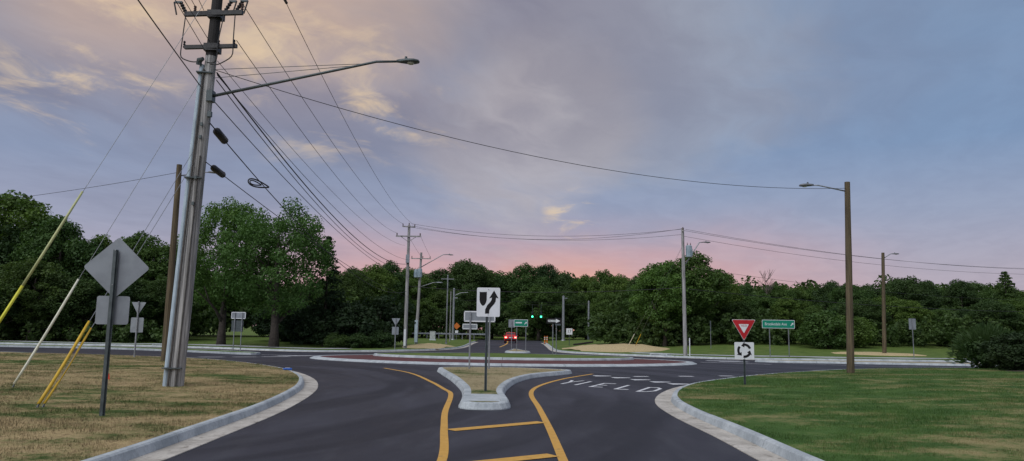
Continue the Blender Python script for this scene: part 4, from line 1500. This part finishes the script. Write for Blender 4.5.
pts2 = [lc + (p - lc) * .55 + Vector((-.1, 0, -.03)) for p in pts]
lo.tube(pts2, .02, 6, False)
tag(lo.build('slack_loop', 'wire', None, tuple(lc), True), 'snowshoe-shaped slack loop of cable hanging over the light green tree', 'cable loop')
s2, s3 = lp(6.05, .18, -.02), (DX + .1, DY - .2, 4.9)
wire(s2, s3, .5, 'lowest black cable leaving the grey pole with a lower splice case', .013)
along(s2, s3, .5, .008, .026, [.03, .05, .09, .09, .09, .06, .03], 'splice_case', 'lower black splice case in front of the light green treetop')
# wires passing overhead towards a pole behind the viewer
bk = Vector((5.5, -44, 0))
for (a, dz, dx, lab, r) in ((lp(8.1, -.12, -.2), 9.4, -.6, 'heavy black wire entering the grey pole from the upper left', .014),
                            (lp(8.95, .0, -.2), 10.4, -.2, 'thin wire reaching the grey pole under its lower crossarm from the upper left', .009),
                            (lp(9.35, .0, -.2), 11.0, -1.6, 'fine wire crossing behind the left jumper cable', .009),
                            (ca1 + dirx * -.55 + Vector((0, 0, .2)), 12.3, -1.0, 'wire ending on the upper crossarm left of the grey pole', .009),
                            (ca1 + dirx * -.30 + Vector((0, 0, .1)), 12.6, -.2, 'wire ending on the upper crossarm close to the grey pole', .009)):
    wire(a, (bk.x + dx, bk.y, dz), 1.1, lab, r)
# long service wire to the near right lamp pole
wire(lp(8.62, .16, 0), (GX + .2, GY, 8.05), .95, 'long single wire hanging across the sky to the near right lamp pole', .010)
# spans across the far side
for (za, zb, dy, sag, lab, r) in ((12.1, 10.65, .3, .9, 'upper wire between the two-crossarm pole and the transformer pole', .014),
                                  (11.9, 10.6, -.5, 1.15, 'middle wire between the two-crossarm pole and the transformer pole', .013),
                                  (11.75, 10.15, 0, .85, 'lower wire between the two-crossarm pole and the transformer pole', .013),
                                  (5.9, 5.6, 0, .5, 'low dark cable crossing in front of the trees to the transformer pole', .022)):
    wire((DX + .3, DY - .2, za), (FX - .1, FY + dy, zb), sag, lab, r)
for (za, zb, dy, sag, lab, r) in ((10.6, 11.2, .6, 1.7, 'upper one of the wires running right from the transformer pole', .014),
                                  (10.5, 11.0, -.7, 1.75, 'second wire running right from the transformer pole', .013),
                                  (10.0, 10.6, 0, 1.8, 'lower wire running right from the transformer pole', .013),
                                  (7.4, 7.2, 0, 1.5, 'faint lower wire running right above the tree line', .012),
                                  (5.5, 5.6, 0, 1.0, 'dark cable running right in front of the trees', .02)):
    wire((FX, FY + dy, za), (82, 92 + dy, zb), sag, lab, r)
wire((BX, BY, 8.6), (-52, 46, 8.3), .9, 'thin wire running left from the brown lamp pole', .010)
wire((DX, DY, 10.9), (EX + .3, EY - .2, 10.5), .1, 'short wire from the two-crossarm pole to the pole behind it', .012)
wire((DX + 1.1, DY, 11.1), (EX + 1.4, EY - .2, 10.5), .1, 'short slack wire right of the two-crossarm pole', .012)
wire((EX + .3, EY, 6.2), (PX(449, 92), 92, 4.6), 1.2, 'drooping cable between the transformer poles and the thin pole', .014)
wire((PX(455.5, 118), 118, 6.4), (PX(564, 126.5), 126.5, 6.6), .1, 'span wire carrying the green traffic signals', .02)
wire((PX(564, 126.5) - 6.5, 132, 6.35), (PX(589, 131), 131, 6.6), .15, 'span wire between the signal and the rear signal pole', .02)

# ------------------------------------------------------------------ guy wires with guards


def guy(anchor, top, glen, gmat, label, gr=.028, start=.1, lower=None):
    a, b = Vector(anchor), Vector(top)
    t = thing('guy_wire', tuple(a), label, 'guy wire')
    MB().tube([a - (b - a).normalized() * .15, a.lerp(b, .5) - Vector((0, 0, .02)), b], .007, 5).build('cable', 'steel', t)
    u = (b - a).normalized()
    n = 6
    pts = [a + u * (start + (glen - start) * i / n) + Vector((0, 0, -.035 * math.sin(math.pi * i / n))) for i in range(n + 1)]
    if lower:
        MB().tube(pts[:4], gr * 1.12, 8).build('guy_guard', lower, t, smooth=True)
        pts = pts[3:]
    MB().tube(pts, [gr] * (len(pts) - 1) + [gr * .8], 8).build('guy_guard', gmat, t, smooth=True)
    MB().tube([a - Vector((0, 0, .2)), a + u * .12], .014, 6).build('anchor_rod', 'dark_steel', t)


def onl(x, y): return (x, y, f_sw(x, y) - .01)


# top-left guard is in two pieces of plastic: pale upper, yellow lower
gt = lp(10.9, -.1, -.1); ga = Vector(onl(-12.75, 17.6))
guy(ga, gt, 5.3, 'guard_pale', 'long guy wire at far left with yellow and pale guard crossing the treetops', .032, lower='guard_bright')
guy(onl(-11.9, 18.3), lp(8.35, -.15, -.1), 2.9, 'guard_white', 'guy wire with white guard left of the diamond sign', .03)
guy(onl(-8.66, 14.05), lp(6.3, -.15, -.15), 2.15, 'guard_yellow', 'guy wire with bright yellow guard left of the diamond sign post', .03)
guy(onl(-8.60, 14.12), lp(6.0, -.1, -.15), 2.0, 'guard_yellow', 'guy wire with pale guard right behind the bright yellow guard', .022)
for (ax, ay, m_, l_) in ((12.0, 77.5, 'guard_white', 'far guy wire with white guard on the straw bank'), (12.75, 77.5, 'guard_yellow', 'far guy wire with yellow guard on the straw bank')):
    guy((ax, ay, ground_z(ax, ay) + .3), (FX, FY + .15, 9.3), 2.3, m_, l_, .035)

# ------------------------------------------------------------------ signs


def mat_at(x, y, z, yaw=0.0, roll=0.0):
    """plate frame: x right, z up, front towards -y before yaw"""
    return Matrix.Translation((x, y, z)) @ Matrix.Rotation(yaw, 4, 'Z') @ Matrix.Rotation(roll, 4, 'Y')


def rrect(w, h, r=.04, n=4):
    out = []
    for cx, cz, a0 in ((w / 2 - r, h / 2 - r, 0), (-w / 2 + r, h / 2 - r, 90), (-w / 2 + r, -h / 2 + r, 180), (w / 2 - r, -h / 2 + r, 270)):
        for i in range(n + 1):
            a = R(a0 + 90 * i / n)
            out.append((cx + r * math.cos(a), cz + r * math.sin(a)))
    return out


def tri(w, r=.05, n=4):
    """point-down equilateral with rounded corners, centred on its box"""
    h = w * math.sqrt(3) / 2
    P = [Vector((-w / 2, h / 2)), Vector((0, -h / 2)), Vector((w / 2, h / 2))]
    out = []
    for i in range(3):
        p, a, b = P[i], P[i - 1], P[(i + 1) % 3]
        u, v = (a - p).normalized(), (b - p).normalized()
        s, e = p + u * r * 1.5, p + v * r * 1.5
        for k in range(n + 1):
            t = k / n
            q = s * (1 - t) ** 2 + p * 2 * t * (1 - t) + e * t * t
            out.append((q.x, q.y))
    return out


def upost(root, x, y, z0, z1, yaw=0, mat='dark_steel', w=.075):
    """steel U-channel sign post, open side to the back"""
    M = Matrix.Rotation(yaw, 3, 'Z')
    mb = MB()
    c = Vector((x, y, (z0 + z1) / 2)); h = z1 - z0 + .2
    c.z -= .1
    for off, s in (((0, .02, 0), (w * .55, .006, h)), ((-w * .27, 0.0, 0), (.006, .045, h)), ((w * .27, 0.0, 0), (.006, .045, h)),
                   ((-w * .42, -.02, 0), (w * .3, .006, h)), ((w * .42, -.02, 0), (w * .3, .006, h))):
        mb.box(c + M @ Vector(off), s, m=M)
    return mb.build('post', mat, root)


def bolt(root, M, pts, mat='steel', yb=-.012):
    for (a, b) in pts:
        p = M @ Vector((a, yb, b)); q = M @ Vector((a, yb + .012, b))
        MB().tube([p, q], .012, 6).build('bolt', mat, root)


def text_mesh(s, size, align='CENTER'):
    cu = bpy.data.curves.new('t', 'FONT'); cu.body = s; cu.size = size; cu.align_x = align; cu.align_y = 'CENTER'
    cu.fill_mode = 'FRONT'
    o = bpy.data.objects.new('t', cu); COL.objects.link(o)
    me = bpy.data.meshes.new_from_object(o)
    bpy.data.objects.remove(o)
    return me


def lettering(root, s, size, M, mat, sx=1.0, y=-.006, name='lettering'):
    me = text_mesh(s, size)
    T_ = Matrix.Translation(-Vector(parent_loc(root))) @ M @ Matrix.Translation((0, y, 0)) @ Matrix.Rotation(R(90), 4, 'X') @ Matrix.Diagonal((sx, 1, 1, 1))
    me.transform(T_)
    me.materials.clear(); me.materials.append(MATS[mat])
    o = bpy.data.objects.new(name, me); COL.objects.link(o); o.parent = root
    return o


# --- keep-right sign on the near splitter island
KX, KY = -.62, 19.75
kz = .145
k_ = thing('keep_right_sign', (KX, KY, kz), 'white sign with black shield and curved arrow on the near island', 'traffic sign')
M = mat_at(KX + .03, KY, 2.44, R(-2))
upost(k_, KX + .0, KY + .045, kz, 2.75, R(-2), 'dark_steel', .06)
pl = MB().plate(rrect(.61, .76, .04), M, .006).build('sign_panel', 'sign_white', k_)
sh = [(-.235, .27), (-.145, .262), (-.045, .27), (-.045, .06), (-.06, -.01), (-.10, -.075), (-.14, -.10), (-.18, -.075), (-.22, -.01), (-.235, .06)]
MB().plate([(a, b) for a, b in sh], mat_at(KX + .03, KY - .003, 2.44, R(-2)), .002).build('shield_symbol', 'sign_black', pl)
# curved arrow
cl = [(-.03, -.30), (-.025, -.20), (.02, -.11), (.09, -.03), (.135, .04), (.145, .12)]
lft = [(-.085, -.30), (-.08, -.19), (-.03, -.08), (.045, .0), (.08, .055), (.09, .12)]
rgt = [(.025, -.30), (.03, -.21), (.075, -.135), (.15, -.05), (.19, .02), (.20, .12)]
arrow = lft + [(.02, .10), (.145, .31), (.265, .10)] + rgt[::-1]
MB().plate(arrow, mat_at(KX + .03, KY - .003, 2.44, R(-2)), .002).build('arrow_symbol', 'sign_black', pl)
bolt(k_, M, [(0, .33), (0, -.33)])

# --- yield sign with circulation plaque
YX, YY = 7.33, 23.75
yz = f_se(YX, YY)
y_ = thing('yield_sign', (YX, YY, yz), 'red and white yield sign over a black circling-arrows plaque on the right verge', 'traffic sign')
upost(y_, YX, YY + .045, yz, 2.12, 0, 'dark_steel', .06)
M = mat_at(YX, YY, 1.84)
a = MB().plate(tri(.76, .035), M, .006).build('yield_panel', 'sign_white', y_)
MB().plate(tri(.73, .035), mat_at(YX, YY - .003, 1.842), .002).build('red_field', 'sign_red', a)
MB().plate(tri(.33, .02), mat_at(YX, YY - .006, 1.885), .002).build('white_field', 'sign_white', a)
lettering(a, 'YIELD', .085, mat_at(YX, YY - .002, 1.975), 'sign_red', .9)
M = mat_at(YX, YY, 1.20)
c_ = MB().plate(rrect(.61, .53, .03), M, .006).build('circulation_plaque', 'sign_white', y_)
for k in range(3):
    # three arrows chasing counter-clockwise
    a0 = 20 + 120 * k; rr0, rr1 = .150, .225
    outp = [(rr1 * math.cos(R(a0 + i * 8.5)), rr1 * math.sin(R(a0 + i * 8.5))) for i in range(9)]
    inp = [(rr0 * math.cos(R(a0 + i * 8.5)), rr0 * math.sin(R(a0 + i * 8.5))) for i in range(9)]
    ae = a0 + 68
    head = [(.275 * math.cos(R(ae)), .275 * math.sin(R(ae))), (.178 * math.cos(R(ae + 34)), .178 * math.sin(R(ae + 34))), (.10 * math.cos(R(ae)), .10 * math.sin(R(ae)))]
    MB().plate(outp + head + inp[::-1], mat_at(YX, YY - .003, 1.205), .002).build('arrow_symbol', 'sign_black', c_)
bolt(y_, M, [(0, .23), (0, -.23)])

# --- back of the diamond warning sign
WX, WY = -6.92, 13.1
wz = f_sw(WX, WY)
w_ = thing('warning_sign', (WX, WY, wz), 'back of a grey diamond sign and square plate on a dark post', 'traffic sign')
upost(w_, WX, WY - .05, wz, 3.0, R(180), 'dark_steel', .085)
Mw = mat_at(WX + .02, WY, 2.69, R(12))
MB().plate(rrect(.76, .76, .05), Mw @ Matrix.Rotation(R(45), 4, 'Y'), .006).build('diamond_panel', 'alu', w_)
MB().plate(rrect(.53, .49, .04), mat_at(WX - .0, WY + .02, 1.95, R(12)), .006).build('square_panel', 'alu', w_)
bolt(w_, mat_at(WX + .01, WY - .07, 2.69), [(0, .3), (0, -.3)], 'steel')

# --- backs of yield signs across


def yield_back(x, y, label, sw=.80, hz=2.35, yaw=0.0):
    z = (f_sw(x, y) if y < 45 else ground_z(x, y))
    s = thing('yield_sign', (x, y, z), label, 'traffic sign')
    upost(s, x, y - .05, z, z + hz + .35, R(180), 'steel')
    MB().plate(tri(sw, .04), mat_at(x, y, z + hz, yaw), .006).build('yield_panel', 'alu', s)
    MB().plate(rrect(.62, .72, .04), mat_at(x - .02, y + .01, z + hz - .80, yaw), .006).build('square_panel', 'alu', s)


yield_back(-18.25, 37.0, 'back of a yield sign at the left road between diamond sign and brown pole', .72, 2.35)
yield_back(-10.75, 70.8, 'back of a yield sign beside the base of the two-crossarm pole', .82, 2.5)

# --- guide signs


def guide_back(name, x, y, z, w, h, zc, posts, label, mat='alu', yaw=0, pm='steel', pw=.06):
    s = thing(name, (x, y, z), label, 'traffic sign')
    for px in posts:
        upost(s, x + px, y - .05, z, zc + h / 2 - .04, R(180), pm, pw)
    p = MB().plate(rrect(w, h, .03), mat_at(x, y, zc, yaw), .008).build('sign_panel', mat, s)
    fr = MB()
    for sz in (-1, 1): fr.box((x, y - .006, zc + sz * (h / 2 - .03)), (w - .06, .008, .05))
    for sx in (-1, 1): fr.box((x + sx * (w / 2 - .025), y - .006, zc), (.045, .008, h - .12))
    fr.build('rim', 'sign_white', p)
    return s


guide_back('guide_sign', -1.28, 31.2, .145, 1.30, .45, 2.27, (-.38, .42), 'back of a wide sign on two posts at the end of the near island')
s = guide_back('guide_sign', -20.75, 57.6, zt(57.6) + .145, 1.1, .52, 2.55, (-.25, .3), 'back of stacked signs on two posts on the left splitter island')
MB().plate(rrect(.9, .85, .03), mat_at(-20.8, 57.62, 1.75), .008).build('lower_panel', 'dark_steel', s)
# island one-way signs
ox, oy = 3.05, 51.2
oz = isl_h(ox, oy)
o_ = thing('one_way_sign', (ox, oy, oz), 'black one-way sign with white arrow on the central island', 'traffic sign')
upost(o_, ox - .18, oy + .05, oz, 2.55, 0, 'steel', .06)
p = MB().plate(rrect(1.05, .38, .03), mat_at(ox - .1, oy, 2.42), .006).build('sign_panel', 'sign_black', o_)
ar = [(-.42, -.07), (.12, -.07), (.12, -.14), (.42, 0), (.12, .14), (.12, .07), (-.42, .07)]
MB().plate(ar, mat_at(ox - .1, oy - .003, 2.42), .002).build('arrow_symbol', 'sign_white', p)
lettering(p, 'ONE WAY', .14, mat_at(ox - .24, oy - .001, 2.415), 'sign_black', .85)
ox2 = ox + .12
o2 = thing('one_way_sign', (ox2, oy + .7, isl_h(ox2, oy + .7)), 'sign turned edgewise right behind the one-way sign', 'traffic sign')
upost(o2, ox2 - .02, oy + .7, isl_h(ox2, oy + .7), 2.45, R(60), 'steel', .06)
MB().plate(rrect(.93, .5, .03), mat_at(ox2 + .08, oy + .62, 2.38, R(62)), .006).build('sign_panel', 'alu', o2)
ix, iy = -2.5, 46.6
guide_back('one_way_sign', ix, iy, isl_h(ix, iy), .92, .34, 1.93, (.05,), 'small sign back on one post on the central island, left of the arrow sign', pw=.05)

# green street-name guide sign on the right
gx, gy = 22.55, 63.6
gz = ground_z(gx, gy)
g_ = thing('street_name_sign', (gx, gy, gz), 'wide green street name sign on two posts beyond the right road', 'street sign')
for dx in (-.75, .85):
    upost(g_, gx + dx, gy + .06, gz, 2.75, 0, 'steel', .07)
p = MB().plate(rrect(2.75, .70, .06), mat_at(gx, gy, 2.62), .008).build('sign_panel', 'sign_white', g_)
MB().plate(rrect(2.68, .63, .05), mat_at(gx, gy - .003, 2.62), .002).build('green_field', 'sign_green', p)
lettering(p, 'Brookedale Ave', .34, mat_at(gx - .22, gy, 2.62), 'sign_white', .84)
ar = [(-.03, -.16), (.03, -.16), (.03, .03), (.11, .03), (0, .17), (-.11, .03), (-.03, .03)]
MB().plate(ar, mat_at(gx + 1.15, gy - .006, 2.62, 0, R(45)), .002).build('arrow_symbol', 'sign_white', p)

# green sign and grey sign on the far splitter
gx, gy = .98, 71.5
gz = zt(gy) + .145
g_ = thing('street_name_sign', (gx, gy, gz), 'small green guide sign on two posts in front of the red car', 'street sign')
for dx in (-.38, .48):
    upost(g_, gx + dx, gy + .06, gz, 2.75, 0, 'steel', .06)
p = MB().plate(rrect(1.32, .66, .05), mat_at(gx, gy, 2.46), .008).build('sign_panel', 'sign_white', g_)
MB().plate(rrect(1.24, .58, .04), mat_at(gx, gy - .003, 2.46), .002).build('green_field', 'sign_green', p)
MB().plate([(-.5, -.05), (.1, -.05), (.1, .07), (-.5, .07)], mat_at(gx, gy - .006, 2.48), .002).build('legend_bar', 'sign_white', p)
MB().plate(ar, mat_at(gx + .45, gy - .006, 2.46, 0, R(45)), .002).build('arrow_symbol', 'sign_white', p)
sx, sy = .12, 73.2
s = thing('traffic_sign', (sx, sy, zt(sy) + .145), 'grey sign back overlapping the left end of the small green sign', 'traffic sign')
upost(s, sx, sy - .05, zt(sy) + .145, 2.75, R(180), 'steel', .06)
MB().plate(rrect(.62, .76, .04), mat_at(sx, sy, 2.42), .006).build('sign_panel', 'alu', s)
# route sign by the far exit
sx, sy = PX(570, 92), 92
sz = ground_z(sx, sy)
s = thing('route_sign', (sx, sy, sz), 'small square white route sign with dark numerals by the far exit', 'traffic sign')
upost(s, sx, sy + .05, sz, 2.0, 0, 'dark_steel', .06)
p = MB().plate(rrect(.74, .74, .04), mat_at(sx, sy, 1.75), .006).build('sign_panel', 'sign_white', s)
lettering(p, '17', .55, mat_at(sx, sy, 1.75), 'sign_black', .9)
# sign backs on the right
sx, sy = 35.2, 66.2
sz = ground_z(sx, sy)
s = thing('traffic_sign', (sx, sy, sz), 'plain grey sign back on a thin post near the far right lamp pole', 'traffic sign')
upost(s, sx, sy - .05, sz, 3.3, R(180), 'steel', .06)
MB().plate(rrect(.61, .95, .04), mat_at(sx + .03, sy, 2.85), .006).build('sign_panel', 'alu', s)
sx, sy = PX(709, 77), 77
sz = ground_z(sx, sy)
s = thing('traffic_sign', (sx, sy, sz), 'grey sign seen nearly edge-on behind the grass right of the transformer pole', 'traffic sign')
upost(s, sx, sy - .05, sz, 3.0, R(90), 'steel', .06)
MB().plate(rrect(.76, 1.0, .04), mat_at(sx + .03, sy, 2.55, R(68)), .006).build('sign_panel', 'alu', s)
# orange work sign far left
sx, sy = PX(459, 121), 121
s = thing('work_sign', (sx, sy, ground_z(sx, sy)), 'tiny orange diamond sign beside the far steel poles', 'traffic sign')
upost(s, sx, sy + .05, ground_z(sx, sy), 2.6, 0, 'steel', .06)
MB().plate(rrect(.8, .8, .04), mat_at(sx, sy, 2.35) @ Matrix.Rotation(R(45), 4, 'Y'), .006).build('diamond_panel', 'sign_orange', s)
MB().plate(rrect(.5, .4, .03), mat_at(sx, sy, 1.45), .006).build('plate', 'sign_white', s)

# ------------------------------------------------------------------ small things
# delineators, work cone
for (px, lab) in ((545.9, 'left one of two orange delineator posts at the far road edge'), (548.2, 'right one of two orange delineator posts at the far road edge')):
    x = PX(px, 103)
    d_ = thing('delineator_post', (x, 103, 0.0), lab, 'delineator')
    MB().tube([(x, 103, .0), (x, 103, .09)], [.26, .2], 10).build('base', 'black', d_)
    MB().tube([(x, 103, .08), (x, 103, 1.05), (x, 103, 1.1)], [.09, .075, .05], 10).build('post', 'sign_orange', d_)
    for z in (.62, .85): MB().tube([(x, 103, z), (x, 103, z + .1)], [.088, .086], 10).build('reflective_band', 'sign_white', d_)
# utility flag on the left verge
fx, fy = -10.55, 19.9
fl = thing('marker_flag', (fx, fy, f_sw(fx, fy)), 'small red utility flag stuck in the dry grass by the diamond sign post', 'flag')
MB().tube([(fx, fy, f_sw(fx, fy) - .05), (fx + .02, fy, f_sw(fx, fy) + .34)], .004, 5).build('staff', 'steel', fl)
MB().add([(fx + .02, fy, f_sw(fx, fy) + .34), (fx + .10, fy + .03, f_sw(fx, fy) + .26), (fx + .14, fy - .01, f_sw(fx, fy) + .12), (fx + .01, fy, f_sw(fx, fy) + .16)], [(0, 1, 2, 3)]).build('cloth', 'flag_red', fl)
bx, by = -8.15, 27.95
bf = thing('kerb_marker', (bx, by, .15), 'small blue marker on the left kerb where it turns', 'marker')
MB().box((bx, by, .19), (.30, .16, .07), .6).build('body', 'marker_blue', bf, bevel=.02)
MB().box((bx, by, .232), (.16, .08, .012), .6).build('reflector', 'sign_white', bf)
# storm inlets
for (ix, iy, yw, f_, lab) in ((12.9, 65.15, R(-42), f_ne, 'concrete storm inlet with a dark slot in the kerb left of the transformer pole'), (-33.2, 72.5, R(-8), f_nw, 'dark storm inlet in the far left kerb behind the sign backs')):
    iz = zt(iy)
    t = thing('storm_inlet', (ix, iy, iz), lab, 'storm inlet')
    Mz = Matrix.Rotation(yw, 3, 'Z')
    MB().box((ix, iy, iz + .22), (1.7, .7, .07), yw).build('lid', 'concrete', t, bevel=.015)
    MB().box(Vector((ix, iy, iz + .1)), (1.4, .6, .17), yw).build('throat', 'dark_hole', t)
    for s_ in (-1, 1):
        MB().box(Vector((ix, iy, iz + .09)) + Mz @ Vector((s_ * .79, 0, 0)), (.16, .66, .19), yw).build('side_wall', 'concrete', t)
# utility cabinet
ux, uy = PX(435.7, 112), 112
t = thing('utility_cabinet', (ux, uy, ground_z(ux, uy)), 'pale utility cabinet beyond the straw patch on the left', 'cabinet')
uz = ground_z(ux, uy)
MB().box((ux, uy, uz + .08), (.95, .7, .2)).build('plinth', 'concrete', t)
MB().box((ux, uy, uz + .72), (.8, .55, 1.1)).build('body', 'cabinet', t, bevel=.02)
MB().box((ux, uy - .285, uz + .72), (.7, .02, .98)).build('door', 'cabinet', t)
MB().box((ux + .28, uy - .30, uz + .75), (.03, .03, .14)).build('handle', 'dark_steel', t)
MB().box((ux, uy, uz + 1.30), (.88, .62, .06)).build('cap', 'cabinet', t)
# guardrail along the cross street
for (x0, x1, lab) in ((-26, -4.5, 'steel guardrail along the cross street left of the far exit'),):
    yg = 138.6; n = int((x1 - x0) / 2)
    t = thing('guardrail', (x0, yg, 0), lab, 'guardrail')
    prof = [(0, .53), (-.04, .58), (0, .63), (0, .70), (-.04, .75), (0, .80)]
    vs = [(x, yg + a, b + .35) for x in (x0, x1) for a, b in prof]
    fs = [(i, i + 1, i + 7, i + 6) for i in range(5)]
    MB().add(vs, fs).build('beam', 'alu', t)
    for i in range(n + 1):
        MB().box((x0 + (x1 - x0) * i / n, yg + .1, .5), (.12, .14, 1.2)).build('post', 'steel', t)
# erosion log
mb = MB().tube([(7.0, 83.6, .33), (8.0, 84.6, .42), (9.3, 85.0, .62)], [.09, .11, .09], 8)
tag(mb.build('erosion_log', 'dark_hole', None, (7.0, 83.6, .33), True), 'dark erosion log lying on the straw bank', 'erosion log')

# ------------------------------------------------------------------ the red car, seen from behind


def car(cx, cy):
    t = thing('car', (cx, cy, zt(cy)), 'red car seen from behind with both tail lights lit on the far road', 'car')
    z0 = zt(cy)
    W = .92
    # sections along the length (y from rear to front): half width, z of sill, beltline
    def loft(secs, name, mat, n=None):
        vs, fs = [], []
        m = len(secs[0][1])
        for y, ring in secs:
            vs += [(cx + a, cy + y, z0 + b) for a, b in ring]
        for i in range(len(secs) - 1):
            for j in range(m):
                fs.append((i * m + j, i * m + (j + 1) % m, (i + 1) * m + (j + 1) % m, (i + 1) * m + j))
        fs += [tuple(range(m)), tuple((len(secs) - 1) * m + j for j in range(m))]
        return MB().add(vs, fs).build(name, mat, t, smooth=False, bevel=.02)
    def ring(w, zb, zt__, tuck=.06):
        return [(-w + tuck, zb), (-w, zb + .18), (-w, zt__ - .16), (-w + .09, zt__), (w - .09, zt__), (w, zt__ - .16), (w, zb + .18), (w - tuck, zb)]
    body = loft([(0, ring(W - .12, .42, .92)), (.12, ring(W - .03, .30, 1.0)), (.9, ring(W, .24, 1.02)), (2.4, ring(W, .22, .98)), (3.5, ring(W, .22, .92)), (4.3, ring(W - .05, .26, .80)), (4.55, ring(W - .2, .34, .66))], 'body', 'car_red')
    def cab(w, z): return [(-w, .95), (-w + .05, z), (w - .05, z), (w, .95)]
    loft([(.18, cab(.78, 1.02)), (.62, [(-.8, .95), (-.62, 1.46), (.62, 1.46), (.8, .95)]), (1.6, [(-.82, .95), (-.66, 1.52), (.66, 1.52), (.82, .95)]), (2.3, [(-.82, .95), (-.64, 1.47), (.64, 1.47), (.82, .95)]), (3.1, cab(.78, 1.0))], 'cabin', 'car_red')
    MB().add([(cx - .66, cy + .235, z0 + 1.06), (cx + .66, cy + .235, z0 + 1.06), (cx + .56, cy + .55, z0 + 1.41), (cx - .56, cy + .55, z0 + 1.41)], [(0, 1, 2, 3)]).build('rear_window', 'car_glass', t)
    for s in (-1, 1):
        MB().box((cx + s * .68, cy + .03, z0 + .80), (.30, .12, .17)).build('tail_light', 'tail_light', t)
        MB().add([(cx + s * .825, cy + .75, z0 + 1.0), (cx + s * .83, cy + 2.6, z0 + 1.0), (cx + s * .70, cy + 2.2, z0 + 1.42), (cx + s * .70, cy + .95, z0 + 1.42)], [(0, 1, 2, 3)]).build('side_window', 'car_glass', t)
        MB().box((cx + s * 1.0, cy + 2.75, z0 + 1.02), (.18, .12, .13)).build('mirror', 'car_red', t)
        for wy in (.85, 3.6):
            c = Vector((cx + s * (W - .12), cy + wy, z0 + .33))
            w = MB().tube([c - Vector((.11, 0, 0)), c + Vector((.11, 0, 0))], .33, 18).build('wheel', 'black', t)
            e = c + Vector((s * .112, 0, 0))
            MB().tube([e, e + Vector((s * .01, 0, 0))], .2, 12).build('rim', 'car_rim', w)
    MB().box((cx, cy - .03, z0 + .50), (1.5, .14, .20)).build('bumper', 'car_dark', t, bevel=.03)
    MB().box((cx, cy - .02, z0 + .78), (.5, .03, .13)).build('number_plate', 'sign_white', t)


car(.05, 107)
